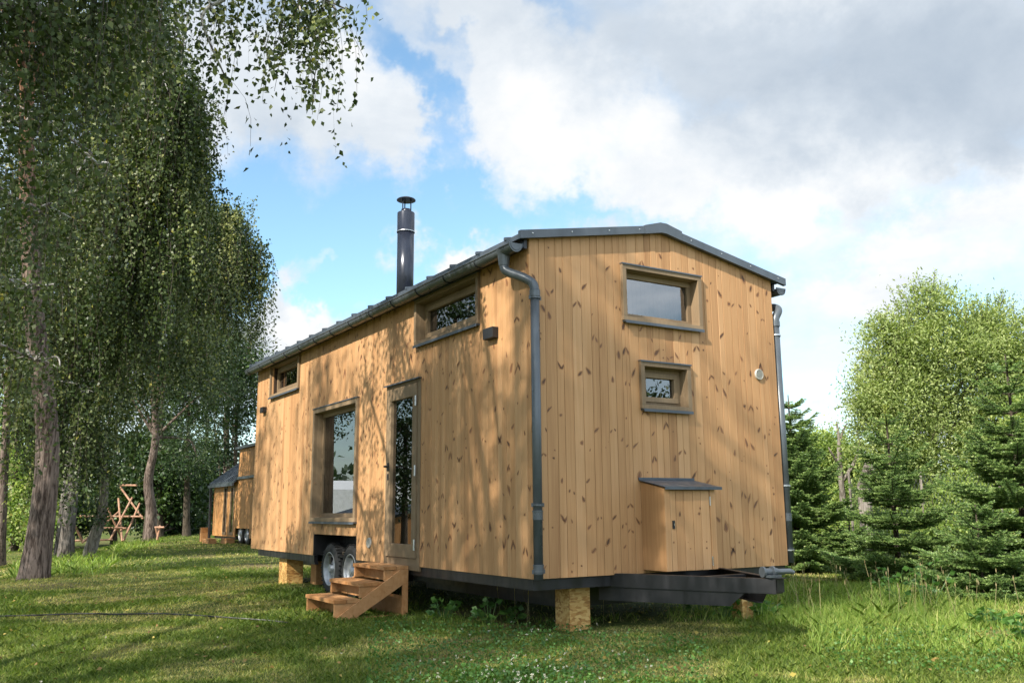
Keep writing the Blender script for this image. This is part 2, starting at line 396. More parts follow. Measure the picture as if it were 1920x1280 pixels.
# dark carcass behind the boards (with the same openings)
mb = MB()
def tl(u): return WH - .01
clad(mb, fl, -L + .03, -.03, .012, tl, OPL, .12, 99, base=-.023, gap=0, knots=False)
clad(mb, fg, .15, W - .15, .012, lambda u: ztop(u) - .01, OPG, .12, 99, base=-.023, gap=0, knots=False)
clad(mb, fb, -L + .03, -.03, .012, tl, [], .12, 99, base=-.023, gap=0, knots=False)
clad(mb, fe, .15, W - .15, .012, lambda u: ztop(u) - .01, [], .12, 99, base=-.023, gap=0, knots=False)
mb.build('carcass', M_DARK, house)
mb = MB(); mb.box(-L + .16, -.16, .15, W - .15, .02, .06, t=.5); mb.box(-L + .16, -.16, .15, W - .15, 2.84, 2.86, t=.5)
mb.box(-5.6, -5.55, .3, W - .2, .06, 2.8, t=.4); mb.box(-1.95, -1.9, .2, W - .2, .06, 2.8, t=.4); mb.box(-L + .3, -.2, 2.3, 2.35, .06, 2.8, t=.5)
mb.build('interior', M_INSIDE, house)

# ---- windows
def tw(face, mb, u0, u1, z0, z1, d0, d1, m=0, t=None):
    c = [face(u, z, d) for z in (z0, z1) for (u, d) in ((u0, d0), (u1, d0), (u1, d1), (u0, d1))]
    mb.hexa(c, m, t)
def window(face, u0, u1, z0, z1, cw=.046, depth=.13, sashw=.05, inner=False, curtain=False, sill_p=.05, lab=None):
    """outer size; casing > reveal > sash > pane"""
    fr = MB(); p = .032
    tw(face, fr, u0, u1, z1 - cw, z1, -.02, p); tw(face, fr, u0, u1, z0, z0 + cw * .8, -.02, p)
    tw(face, fr, u0, u0 + cw, z0 + cw * .8, z1 - cw, -.02, p); tw(face, fr, u1 - cw, u1, z0 + cw * .8, z1 - cw, -.02, p)
    a0, a1, b0, b1 = u0 + cw, u1 - cw, z0 + cw * .8, z1 - cw
    # reveal liner set 4 mm back from the casing's inner edge
    e = .004; lt = .022
    tw(face, fr, a0 - lt, a0 - e + .006, b0, b1, -depth, -.0205); tw(face, fr, a1 + e - .006, a1 + lt, b0, b1, -depth, -.0205)
    tw(face, fr, a0 - lt, a1 + lt, b1 + e - .006, b1 + lt, -depth, -.0205); tw(face, fr, a0 - lt, a1 + lt, b0 - lt, b0 - e + .006, -depth, -.0205)
    f = fr.build('window', M_TRIM, house, bevel=.002)
    a0 += .003; a1 -= .003; b0 += .003; b1 -= .003
    s = MB(); d0, d1 = -depth, -depth + .045
    tw(face, s, a0, a1, b1 - sashw, b1, d0, d1); tw(face, s, a0, a1, b0, b0 + sashw, d0, d1)
    tw(face, s, a0, a0 + sashw, b0 + sashw, b1 - sashw, d0, d1); tw(face, s, a1 - sashw, a1, b0 + sashw, b1 - sashw, d0, d1)
    c0, c1, e0, e1 = a0 + sashw, a1 - sashw, b0 + sashw, b1 - sashw
    if inner:
        g = .012; w2 = .035; d1b = d1 + .012
        tw(face, s, c0 - g, c1 + g, e1 - w2, e1 + g, d0 + .01, d1b); tw(face, s, c0 - g, c1 + g, e0 - g, e0 + w2, d0 + .01, d1b)
        tw(face, s, c0 - g, c0 + w2, e0 + w2, e1 - w2, d0 + .01, d1b); tw(face, s, c1 - w2, c1 + g, e0 + w2, e1 - w2, d0 + .01, d1b)
        c0 += w2; c1 -= w2; e0 += w2; e1 -= w2
    s.build('sash', M_TRIM, f, bevel=.002)
    g = MB(); tw(face, g, c0 - .004, c1 + .004, e0 - .004, e1 + .004, d0 + .018, d0 + .024)
    g.build('pane', M_GLASS, f)
    k = MB(); tw(face, k, u0 + .01, u1 - .004, z0 - .014, z0 - .002, -.005, sill_p); tw(face, k, u0 + .01, u1 - .004, z0 - .028, z0 - .014, sill_p - .006, sill_p)
    k.build('sill', M_METAL, f)
    k = MB(); tw(face, k, u0 - .006, u1 + .006, z1 + .001, z1 + .007, -.001, .042); tw(face, k, u0 - .006, u1 + .006, z1 - .006, z1 + .001, .036, .042)
    k.build('drip_flashing', M_METAL, f)
    if curtain:
        k = MB(); n = 30
        for i in range(n):
            uu = c0 + (c1 - c0) * i / n; vv = c0 + (c1 - c0) * (i + 1) / n
            tw(face, k, uu, vv, e0, e1, -depth - .10 - .012 * (i % 2), -depth - .085 - .012 * (i % 2))
        k.build('curtain', M_CURT, f)
    return f
window(fl, -2.235, -.852, 2.275, 2.772, depth=.12, inner=True)
window(fl, -7.40, -6.03, 2.285, 2.795, depth=.12, inner=True)
window(fl, -5.345, -3.785, .432, 1.905, cw=.062, depth=.13)
window(fg, 1.003, 1.985, 2.255, 2.787, depth=.12, curtain=True)
window(fg, 1.183, 1.795, 1.452, 1.890, depth=.12, inner=True)
# ---- door
dr = MB(); D0, D1, DZ0, DZ1 = -2.963, -2.10, -.045, 1.922
tw(fl, dr, D0, D1, DZ1 - .035, DZ1, -.06, .012); tw(fl, dr, D0, D0 + .045, DZ0, DZ1 - .035, -.06, .010); tw(fl, dr, D1 - .062, D1, DZ0, DZ1 - .035, -.06, .010)
tw(fl, dr, D0 + .045, D1 - .062, DZ0, .075, -.06, .004)
door = dr.build('door', M_TRIM, house, bevel=.002)
lf = MB(); a0, a1, b0, b1 = D0 + .048, D1 - .067, .079, DZ1 - .04
tw(fl, lf, a0, a1, b1 - .135, b1, -.05, .02); tw(fl, lf, a0, a1, b0, b0 + .135, -.05, .02); tw(fl, lf, a0, a0 + .095, b0 + .135, b1 - .135, -.05, .02); tw(fl, lf, a1 - .105, a1, b0 + .135, b1 - .135, -.05, .02)
lf.build('door_leaf', M_TRIM, door, bevel=.003)
g = MB(); tw(fl, g, a0 + .09, a1 - .1, b0 + .13, b1 - .13, -.02, -.014); g.build('pane', M_GLASS, door)
k = MB(); tw(fl, k, D0 - .01, D1 + .01, DZ1 + .001, DZ1 + .009, -.001, .045); tw(fl, k, D0 - .01, D1 + .01, DZ1 - .006, DZ1 + .001, .038, .045); k.build('drip_flashing', M_METAL, door)
for z in (1.69, .965, .215):
    h = MB(); h.lathe((-2.168, -.034, z - .055), (0, 0, 1), [(0, .006), (0, .010), (.052, .010), (.054, .008), (.056, .010), (.108, .010), (.11, .006)], 12)
    h.box(-2.19, -2.165, -.026, -.021, z - .04, z + .04); h.build('hinge', M_STEEL, door)
h = MB(); h.box(-2.89, -2.845, -.028, -.0205, .99, 1.075); h.lathe((-2.868, -.028, 1.035), (0, -1, 0), [(0, .014), (.045, .012)], 12)
h.tube([(-2.868, -.068, 1.035), (-2.83, -.074, 1.036), (-2.76, -.07, 1.034)], .009, 8); h.build('handle', M_BLACK, door)
h = MB(); h.box(-2.885, -2.85, -.027, -.0205, .89, .955); h.lathe((-2.868, -.026, .925), (0, -1, 0), [(0, .010), (.006, .009)], 10); h.build('lock', M_BLACK, door)

# ---- roof
rf = MB(); T = .045; X0, X1 = -L - .06, .02
for sgn in (0, 1):
    f_ = (lambda y: y) if not sgn else (lambda y: W - y)
    ya, yb = -.10, W / 2
    za, zb = WH + SL * ya, WH + SL * yb
    q = [(X0, f_(ya), za), (X1, f_(ya), za), (X1, f_(yb), zb), (X0, f_(yb), zb)]
    rf.hexa(q + [(p[0], p[1], p[2] + T) for p in q], t=.5)
    x = X1 - .25
    while x > X0 + .1:
        q = [(x - .011, f_(ya - .012), za + T - .004), (x + .011, f_(ya - .012), za + T - .004), (x + .011, f_(yb - .05), zb + T - .012), (x - .011, f_(yb - .05), zb + T - .012)]
        rf.hexa(q + [(p[0], p[1], p[2] + .026) for p in q], t=.5); x -= .515
roof = rf.build('roof', M_METAL, house)
# gable verge flashing: folded edge with a ridge piece
def vpoly(y0, y1, lo, hi):
    return [(y0, ztop(y0) + lo), (y1, ztop(y1) + lo), (y1, ztop(y1) + hi), (y0, ztop(y0) + hi)]
ztop_ = ztop
def ztop(y): return WH + SL * (y if y < W / 2 else W - y)
for x0, x1, e in ((.022, .062, 0), (-L - .10, -L - .062, 0)):
    vf = MB(); vf.prism(vpoly(-.125, W / 2 - .2, -.012, .062), x0, x1, 'x', t=.5); vf.build('verge_flashing', M_METAL, roof)
    vf = MB(); vf.prism([(W / 2 + .2, ztop(W / 2 + .2) - .012), (W + .16, ztop(W + .16) - .012), (W + .16, ztop(W + .16) + .062), (W / 2 + .2, ztop(W / 2 + .2) + .062)], x0, x1, 'x', t=.5); vf.build('verge_flashing', M_METAL, roof)
vf = MB(); y0 = W / 2 - .23; y1 = W / 2 + .23
poly = [(y0, ztop(y0) - .015), (W / 2 - .03, ztop(W / 2) - .017), (W / 2 + .03, ztop(W / 2) - .017), (y1, ztop(y1) - .015), (y1, ztop(y1) + .078), (W / 2 + .04, ztop(W / 2) + .082), (W / 2 - .04, ztop(W / 2) + .082), (y0, ztop(y0) + .07)]
vf.prism(poly, .019, .066, 'x', t=.5); vf.build('ridge_end_cap', M_METAL, roof); vf = MB()
y0 = W / 2 - .12; y1 = W / 2 + .12
vf.prism([(y0, ztop(y0) + .05), (W / 2, ztop(W / 2) + .05), (y1, ztop(y1) + .05), (y1, ztop(y1) + .08), (W / 2, ztop(W / 2) + .088), (y0, ztop(y0) + .08)], -L - .1, .018, 'x', t=.5)
vf.build('ridge_cap', M_METAL, roof)
for y in (.0, .42, .84, 1.2, 1.85, 2.25, 2.65, 3.05):
    sc = MB(); sc.lathe((.061 if abs(y - 1.5) > .24 else .066, y, ztop(y) + .028), (1, 0, 0), [(0, .008), (.004, .007), (.006, .003)], 8); sc.build('screw_head', M_STEEL, roof)
# fascia behind gutter
fa = MB(); fa.box(-L - .05, .0, -.05, -.022, WH - .10, WH - .022, t=.3); fa.build('fascia', M_CHAS, house); fa = MB(); fa.box(-L - .05, .0, W + .022, W + .05, WH - .10, WH - .022, t=.3)
fa.build('fascia', M_CHAS, house)
# ---- gutters
def gutter(yc, sgn, x0, x1, zc=WH - .075, r=.062):
    mb = MB(); seg = 14; th = .003
    prof = []
    for i in range(seg + 1):
        a = math.pi + math.pi * i / seg; prof.append((yc + math.cos(a) * r, zc + math.sin(a) * r))
    for i in range(seg, -1, -1):
        a = math.pi + math.pi * i / seg; prof.append((yc + math.cos(a) * (r - th), zc + math.sin(a) * (r - th)))
    n = len(mb.v); k = len(prof)
    mb.v += [(x0, *p) for p in prof] + [(x1, *p) for p in prof]
    for i in range(k):
        j = (i + 1) % k; mb.face((n + i, n + k + i, n + k + j, n + j), 0, .5)
    mb.tube([(x0, yc - sgn * r, zc + .002), (x1, yc - sgn * r, zc + .002)], .009, 8, t=.5)
    g = mb.build('gutter', M_PIPE, house)
    for x in (x0, x1):
        c = MB()
        pr = [(yc + math.cos(math.pi + math.pi * i / 14) * (r + .004), zc + math.sin(math.pi + math.pi * i / 14) * (r + .004)) for i in range(15)]
        pr += [(yc + r + .008, zc + .012), (yc - r - .008, zc + .012)]
        c.prism(pr, x - .004, x + .006, 'x', t=.6)
        rr = [(yc + math.cos(math.pi + math.pi * i / 12) * (r * .8), zc + math.sin(math.pi + math.pi * i / 12) * (r * .8)) for i in range(13)]
        c.tube([(x + .007, *p) for p in rr], .004, 6, t=.3); c.build('end_cap', M_PIPE, g)
    x = x1 - .62
    while x > x0:
        pts = [(x, yc + math.cos(math.pi + math.pi * i / 12) * (r + .0045), zc + math.sin(math.pi + math.pi * i / 12) * (r + .0045)) for i in range(13)]
        b = MB(); b.tube(pts, .0055, 6, t=.4); x -= .62; b.build('bracket', M_CHAS, g)
    return g
gutter(-.132, 1, -L - .075, -.012); gutter(W + .132, -1, -L - .05, .012)
# ---- downpipes
def smooth_path(pts, n=8):
    out = []; pts = [Vector(p) for p in pts]
    P_ = [pts[0]] + pts + [pts[-1]]
    for i in range(1, len(P_) - 2):
        for j in range(n):
            t = j / n; a, b_, c, d = P_[i - 1], P_[i], P_[i + 1], P_[i + 2]
            out.append(.5 * ((2 * b_) + (-a + c) * t + (2 * a - 5 * b_ + 4 * c - d) * t * t + (-a + 3 * b_ - 3 * c + d) * t ** 3))
    out.append(pts[-1]); return out
def downpipe(top, bend, px, py, zb, r=.036, joints=(), clips=(), side=1):
    mb = MB()
    mb.tube(smooth_path([top] + bend), r, 16, t=.5)
    zt = bend[-1][2]
    mb.tube([(px, py, zt + .03), (px, py, zb)], r * .96, 16, t=.5)
    p = mb.build('downpipe', M_PIPE, house, smooth=True)
    def col(*segs):
        j = MB()
        for p_, r_ in segs: j.tube(p_, r_, 16)
        j.build('pipe_collar', M_PIPE, p)
    col(([(top[0], top[1], top[2] + .02), (top[0], top[1], top[2] - .03), (top[0], top[1], top[2] - .12)], [r * 1.7, r * 1.35, r * 1.12]))
    col(([(px, py, zt + .02), (px, py, zt - .035)], r * 1.16))
    for z in joints: col(([(px, py, z), (px, py, z - .012)], r * 1.13), ([(px, py, z - .012), (px, py, z - .075)], r * 1.05))
    for z in clips:
        c = MB()
        c.tube([(px, py, z), (px, py, z - .014)], r * 1.2, 16); c.box(px - .006, px + .006, py - r * 1.45 * side, py + r * 1.5, z - .022, z + .010)
        c.box(min(0, px - .01), px - r, py - .008 + .02, py + .008 + .02, z - .02, z)
        c.build('pipe_clip', M_STEEL if side < 0 else M_PIPE, p)
downpipe((-.205, -.132, 2.78), [(-.205, -.132, 2.66), (-.17, -.115, 2.60), (-.03, -.04, 2.525), (.045, .005, 2.46), (.062, .015, 2.38)], .064, .012, -.0, r=.041, joints=(.55, .12), clips=(2.34, .60, .07))
downpipe((-.34, W + .135, 2.78), [(-.34, W + .135, 2.70), (-.26, W + .135, 2.655), (-.10, W + .135, 2.63), (-.03, W + .12, 2.585), (-.028, W + .07, 2.50), (-.03, W + .06, 2.44)], -.03, W + .06, .02, r=.042, joints=(.5,), clips=(2.32, .78, .15), side=-1)
# ---- chimney flue (on the roof)
cx, cy = -3.84, .6; zr = WH + SL * cy + T
ch = MB(); r = .108
ch.lathe((cx, cy, zr - .05), (0, 0, 1), [(0, r), (4.12 - zr + .05, r)], 32); 
flue = ch.build('chimney', M_FLUE, roof, smooth=False)
flue.data.polygons.foreach_set('use_smooth', [len(p.vertices) == 4 for p in flue.data.polygons])
k = MB(); k.lathe((cx, cy, 4.07), (0, 0, 1), [(0, r + .004), (0, r + .008), (.012, r + .008), (.014, r + .004), (.262, r + .004), (.268, r), (.268, r * .7)], 32); k.lathe((cx, cy, 4.33), (0, 0, 1), [(0, .062), (.055, .062)], 24); o = k.build('flue_top_section', M_FLUE, flue)
o.data.polygons.foreach_set('use_smooth', [len(p.vertices) == 4 for p in o.data.polygons])
k = MB(); k.lathe((cx, cy, 4.075), (0, 0, 1), [(0, r + .009), (.004, r + .0095), (.008, r + .009)], 32); k.build('band', M_STEEL, flue)
k = MB(); k.lathe((cx, cy, 4.50), (0, 0, 1), [(0, .02), (.004, .122), (.012, .124), (.022, .115), (.05, .05), (.06, .01)], 32, t=.5)
for i in range(3):
    a = i * 2.09 + .9; k.box(cx + math.cos(a) * .062 - .006, cx + math.cos(a) * .062 + .006, cy + math.sin(a) * .062 - .006, cy + math.sin(a) * .062 + .006, 4.36, 4.51)
o = k.build('rain_cap', M_FLUE, flue)
k = MB(); k.lathe((cx, cy, zr - .03), (0, 0, 1), [(0, .2), (.02, .2), (.08, .13), (.12, .115)], 24); k.build('flue_collar', M_METAL, flue)
# ---- wall lamps, vents
for (x0, x1, z0, z1) in ((-.70, -.525, 2.085, 2.185), (-7.745, -7.59, 2.083, 2.17)):
    k = MB(); k.box(x0, x1, -.065, -.001, z0, z1); lamp = k.build('wall_lamp', M_BLACK, house, bevel=.003)
    k = MB(); k.box(x0 + .02, x1 - .02, -.055, -.012, z1 - .001, z1 + .002); k.build('lens', M_STEEL, lamp)
def vent(c, ax, r):
    k = MB(); k.lathe(c, ax, [(0, r), (.012, r), (.018, r * .93), (.018, r * .84), (.010, r * .82)], 28); v = k.build('air_vent', M_WHITE, house)
    k = MB(); n = 7
    for i in range(n):
        z = -r * .68 + i * r * 1.36 / (n - 1); hw = math.sqrt(max(0, (r * .8) ** 2 - z * z))
        a = Vector(ax); u = Vector((abs(a.y), abs(a.x), 0)); p0 = Vector(c) + a * .014 + Vector((0, 0, z)) - u * hw; p1 = p0 + u * 2 * hw
        k.tube([p0, p1], r * .055, 5)
    k.build('slat', M_WHITE, v)
vent((.001, 2.737, 1.875), (1, 0, 0), .056); vent((-3.394, -.001, .205), (0, -1, 0), .058)

# ---- gas locker on the gable
bx = MB()
BX = .30; y0, y1 = 1.155, 1.745
zb = .03
def side(yy0, yy1): bx.prism([(.0015, zb), (BX, zb), (BX, .735), (.0015, .79)], yy0, yy1, 'y')
side(y0, y0 + .02); side(y1 - .02, y1)
bx.box(BX - .001, BX + .019, y0 - .001, y0 + .058, zb, .73, t=.6); bx.box(BX - .001, BX + .019, y1 - .062, y1 + .001, zb, .73, t=.7); bx.box(BX, BX + .019, y0 + .058, y1 - .062, .715, .73, t=.5)
bx.box(.002, BX, y0 + .02, y1 - .02, zb, zb + .02); bx.box(.002, .02, y0 + .02, y1 - .02, zb, .75)
locker = bx.build('gas_locker', M_CLAD, house)
k = MB(); fx = lambda u, z, d: (BX + .014 + d, u, z)
clad(k, fx, y0 + .061, y1 - .065, zb, lambda u: .711, [], .02, .083, seed=21, gap=.003)
ld = k.build('locker_door', [M_CLAD, M_KNOT, M_HALO], locker)
k = MB(); k.box(BX + .0155, BX + .021, y0 + .078, y0 + .105, .385, .455); k.box(BX + .021, BX + .026, y0 + .088, y0 + .096, .405, .435, t=.9); k.build('latch', M_BLACK, ld)
k = MB(); k.box(BX + .026, BX + .028, y0 + .089, y0 + .095, .41, .43); k.build('latch_tongue', M_STEEL, ld)
for z in (.62, .10):
    k = MB(); k.lathe((BX + .022, y1 - .064, z - .04), (0, 0, 1), [(0, .005), (.08, .005)], 8); k.build('hinge', M_STEEL, ld)
k = MB(); q = [(-.0, y0 - .02, .812), (BX + .055, y0 - .02, .742), (BX + .055, y1 + .055, .742), (-.0, y1 + .055, .812)]
k.hexa([(a, b, c - .006) for a, b, c in q] + q, t=.5); k.box(BX + .052, BX + .058, y0 - .022, y1 + .057, .718, .7435, t=.5); k.box(.001, .008, y0 - .02, y1 + .055, .812, .832, t=.5)
k.build('locker_roof', M_METAL, locker)

# ---- trailer chassis under the floor
k = MB(); zt = -.003; zb = -.092
for (xa, xb) in ((-L + .35, -5.27), (-3.775, -.03)): k.box(xa, xb, .02, .07, zb, zt)
k.box(-L + .35, -.03, W - .07, W - .02, zb, zt); k.box(-.08, -.03, .0705, W - .0705, zb - .001, zt - .001); k.box(-L + .35, -L + .4, .07, W - .07, zb, zt)
for y in (.55, 2.4): k.box(-L + .5, -.5, y, y + .06, -.225, -.105)
for x in np.arange(-7.3, -.3, .8): k.box(x, x + .05, .09, W - .09, -.1, -.01)
k.box(-L + .05, -.06, .09, W - .09, .001, .011)
k.box(-5.9, -3.4, .45, .55, -.24, -.10); k.box(-5.9, -3.4, 2.45, 2.55, -.24, -.10)
# rough marker plate by the wheels
k.box(-5.55, -5.27, .03, .08, -.12, -.09)
chassis = k.build('chassis', M_CHAS, house)
k = MB(); k.box(-3.2, -.5, .62, 2.38, -.30, -.101); k.build('underfloor_shade_box', M_CHAS, house); k = MB(); k.box(-7.4, -6.0, .7, 2.38, -.24, -.101); k.build('underfloor_shade_box', M_CHAS, house)  # boxes added below the floor to darken the space under the trailer
k = MB(); k.box(-5.24, -3.80, .36, .38, -.1, .33); k.box(-5.24, -3.80, .03, .36, .30, .32); k.box(-5.262, -5.244, .0, .36, -.0, .30); k.box(-3.798, -3.786, .0, .36, .0, .30)
k.build('wheel_arch', M_BLACK, house)
for x in (-4.86, -4.16):
    wc = (x, .07, -.155); k = MB(); R_ = .315; tw_ = .19
    prof = [(0.02, .20), (.0, .215), (0.0, .26), (.02, R_ - .01), (.035, R_), (tw_ - .035, R_), (tw_ - .02, R_ - .01), (tw_, .26), (tw_, .215), (tw_ - .02, .20)]
    k.lathe(wc, (0, 1, 0), prof, 40, t=.5, cap=False)
    for i in range(36):
        a = 2 * math.pi * i / 36
        for s_, (ya, yb) in enumerate(((.012, .085), (.105, .178))):
            aa = a + s_ * .087; c_, s2 = math.cos(aa), math.sin(aa)
            k.tube([(x + c_ * (R_ + .001), wc[1] + ya, wc[2] + s2 * (R_ + .001)), (x + c_ * (R_ + .001), wc[1] + yb, wc[2] + s2 * (R_ + .001))], .0085, 4)
    wheel = k.build('wheel', M_TYRE, house)
    k = MB(); k.lathe((x, wc[1] + .004, wc[2]), (0, 1, 0), [(0, .207), (-.004, .198), (.012, .190), (.03, .182), (.05, .178), (.055, .12), (.042, .10), (.04, .05), (.01, .045), (.005, .03)], 40, t=.5, cap=0)
    for i in range(5):
        a = 2 * math.pi * i / 5; k.lathe((x + math.cos(a) * .073, wc[1] + .046, wc[2] + math.sin(a) * .073), (0, -1, 0), [(0, .011), (.016, .010)], 6)
    rim = k.build('rim', M_RIM, wheel)
    rim.data.polygons.foreach_set('use_smooth', [len(p.vertices) == 4 for p in rim.data.polygons])
# ---- A frame drawbar
def beam(mb, a, b, w, z0, z1, za=None):
    a = Vector((a[0], a[1], 0)); b = Vector((b[0], b[1], 0)); d = (b - a).normalized(); n = Vector((-d.y, d.x, 0)) * w / 2
    za = za if za is not None else (z0, z1)
    lo = [(*(a + n)[:2], za[0]), (*(a - n)[:2], za[0]), (*(b - n)[:2], z0), (*(b + n)[:2], z0)]
    hi = [(*(a + n)[:2], za[1]), (*(a - n)[:2], za[1]), (*(b - n)[:2], z1), (*(b + n)[:2], z1)]
    mb.hexa(lo + hi)
k = MB(); tip = (1.27, 1.42)
def channel(mb, a, b, z0, z1, sgn):
    beam(mb, a, b, .008, z0, z1)
    A = Vector(a); B = Vector(b); d = (B - A).normalized(); n = Vector((-d.y, d.x)) * .026 * sgn
    beam(mb, (A + n), (B + n), .052, z1, z1 + .005); beam(mb, (A + n), (B + n), .052, z0 - .005, z0)
channel(k, (-.6, .56), tip, -.098, .008, 1); channel(k, (-.6, 2.38), (1.24, 1.52), -.098, .008, -1)
A = Vector((-.6, .56)); B = Vector(tip); dd = (B - A).normalized()
# lower web with cut end
def low(a, b, off, sgn):
    a = Vector(a); b = Vector(b); d = (b - a).normalized(); n = Vector((-d.y, d.x)) * off * sgn
    p0 = a + n; p1 = b + n - d * .38; p2 = b + n - d * .26; t_ = Vector((-d.y, d.x)) * .006 * sgn
    v = [(p0.x, p0.y, -.21), (p1.x, p1.y, -.205), (p2.x, p2.y, -.106), (p0.x, p0.y, -.106)]
    v2 = [(x + t_.x, y + t_.y, z) for x, y, z in v]; k.hexa(v + v2)
    w_ = Vector((-d.y, d.x)) * .05 * sgn
    v = [(p0.x, p0.y, -.21), (p1.x, p1.y, -.205), (p1.x + w_.x, p1.y + w_.y, -.205), (p0.x + w_.x, p0.y + w_.y, -.21)]
    k.hexa([(x, y, z - .006) for x, y, z in v] + v)
low((-.15, .767), tip, .012, 1); low((-.15, 2.17), (1.24, 1.52), .012, -1)
beam(k, (.62, 1.22), (.62, 1.75), .05, -.09, .004)
k.prism([(1.18, 1.40), (1.30, 1.425), (1.30, 1.515), (1.18, 1.54)], .0135, .0195, 'z'); k.prism([(1.255, 1.43), (1.27, 1.43), (1.27, 1.51), (1.255, 1.51)], -.09, .008, 'z')
draw = k.build('drawbar', M_CHAS, house)
k = MB(); c0 = (1.18, 1.37, .062); ax = Vector((.22, .97, 0)).normalized()
k.lathe(c0, ax, [(0, .03), (.0, .042), (.018, .042), (.02, .028), (.085, .028), (.087, .044), (.105, .044), (.107, .03), (.14, .026), (.15, .02)], 18)
k.tube([Vector(c0) + ax * .14, Vector(c0) + ax * .26, Vector(c0) + ax * .29 + Vector((0, 0, -.012))], [.021, .021, .017], 12); k.box(1.17, 1.26, 1.38, 1.50, .0215, .04)
k.build('coupling', M_PIPE, draw)

# ================================================================== supports, steps
def support(name, x0, x1, y0, y1, zt, lab, grp=None, mat=None):
    zb = min(H(x0, y0), H(x1, y1)) - .03; r = thing(name, ((x0 + x1) / 2, (y0 + y1) / 2, zb), lab, 'support block', grp)
    k = MB(); th = .022
    k.box(x0, x1, y0, y0 + th, zb, zt); k.box(x0, x1, y1 - th, y1, zb, zt); k.box(x1 - th, x1, y0 + th, y1 - th, zb + .001, zt - .001); k.box(x0, x0 + th, y0 + th, y1 - th, zb + .001, zt - .001)
    k.build('side_panels', mat or M_OSB, r, bevel=.0015)
    k = MB(); k.box(x0 + th, x1 - th, y0 + th, y1 - th, zt - .03, zt - .004); k.build('top_plate', mat or M_OSB, r)
    return r
support('support_block', -.42, -.20, .50, .715, -.106, 'OSB support block under the near corner of the large tiny house')
support('support_block', -6.98, -6.62, .10, .34, -.094, 'sunlit support block under the far end of the large house, left of its wheels')
support('support_block', -6.52, -6.30, .42, .60, -.094, 'darker wooden support post just behind the sunlit far block', mat=M_STEP)
support('support_block', -.16, -.02, 2.36, 2.50, -.226, 'small OSB block half hidden in grass under the far drawbar beam')

st = thing('wooden_steps', (-2.78, -.4, -.46), 'three tread reddish wooden steps below the glazed door', 'steps')
XL, XR = -3.18, -2.36; yf = [-.80, -.54, -.275]; zt_ = [-.30, -.15, .0]; dep = .27; g0 = H(-2.5, -.8) - .02
for i in range(3):
    k = MB(); y = yf[i]; k.box(XL - .01, XR + .01, y, y + dep * .49, zt_[i] - .035, zt_[i]); k.box(XL - .01, XR + .01, y + dep * .51, y + dep + .0, zt_[i] - .035, zt_[i] + .001)
    k.build('tread', M_STEP, st, bevel=.002)
    for x0, x1 in ((XR - .03, XR), (XL, XL + .03)):
        k = MB(); k.box(x0, x1, y + .01, min(-.02, y + dep - .002), (zt_[i] - .142) if i else g0, zt_[i] - .036); k.build('side_board', M_STEP, st, bevel=.002)
    if i: k = MB(); k.box(XL + .031, XR - .031, y + .12, y + .14, zt_[i] - .15, zt_[i] - .037); k.build('riser', M_STEP, st)
    else: k = MB(); k.box(XL + .031, XR - .031, y + .20, y + .22, g0, zt_[i] - .037); k.build('riser', M_STEP, st)
for x0, x1 in ((XR + .001, XR + .026), (XL - .026, XL - .001)):
    k = MB(); q = [(-.80, g0), (-.645, g0), (-.01, -.125), (-.01, -.037), (-.085, -.037), (-.80, g0 + .055)]
    q = [(-.79, g0), (-.62, g0), (-.012, -.15), (-.012, -.037), (-.10, -.037), (-.79, g0 + .03)]
    k.prism(q, x0, x1, 'x'); k.build('stringer', M_STEP, st, bevel=.002)
    k = MB(); k.box(x0 + .0015, x1 - .0015, -.075, -.0125, g0, -.158); k.build('leg', M_STEP, st, bevel=.002)
k = MB(); k.box(XR - .02, XR + .0, -.5, -.08, g0 - .01, g0 + .03); k.box(XL + .031, XR - .031, -.06, -.03, g0, -.3); k.build('base_rail', M_STEP, st)

# ---- thin cable on the grass
pp = []
for px, py in ((-40, 1155), (60, 1152), (160, 1149), (225, 1150), (300, 1149), (380, 1153), (450, 1158), (505, 1162), (540, 1166)):
    d = 10.0
    for _ in range(30):
        w_ = P(px, py, d); d += (w_[2] - H(w_[0], w_[1]) - .025) * 6
    pp.append((w_[0], w_[1], H(w_[0], w_[1]) + .022))
k = MB(); k.tube(smooth_path(pp, 6), .008, 6); tag(k.build('cable', M_BLACK), 'thin black cable lying across the shaded lawn', 'cable')

# ================================================================== second tiny house in the background
Y2 = 3.8; gz = H(-24, 4); h2 = thing('tiny_house', (-23, 5, gz), 'small distant tiny house with dark roof and raised dormer, beyond the big one', 'tiny house')
XA, XB = -26.4, -18.5; ZE = 1.54; ZB = -.22
k = MB(); ops2 = [(-25.0, -24.55, ZB + .05, 1.42), (-24.15, -23.68, ZB + .05, 1.42), (-23.45, -21.8, -1, .06)]
f2 = lambda u, z, d: (u, Y2 - d, z)
clad(k, f2, XA, XB, ZB, lambda u: ZE if u < -23.3 else 2.56, ops2, .03, .13, seed=31, knots=False, gap=.006)
k.build('long_wall', [M_CLAD2], h2)
k = MB(); fge = lambda u, z, d: (XA - d, u, z); clad(k, fge, Y2, Y2 + 3, ZB, lambda u: ZE + (u - Y2 if u < Y2 + 1.5 else Y2 + 3 - u) * .78, [], .03, .13, seed=32, knots=False); fgr = lambda u, z, d: (XB + d, u, z)
clad(k, fgr, Y2, Y2 + 3, ZB, lambda u: 2.5, [], .03, .13, seed=33, knots=False)
clad(k, lambda u, z, d: (u, Y2 + 3 + d, z), XA, XB, ZB, lambda u: ZE, [], .03, .2, seed=34, knots=False); k.build('end_wall', [M_CLAD2], h2)
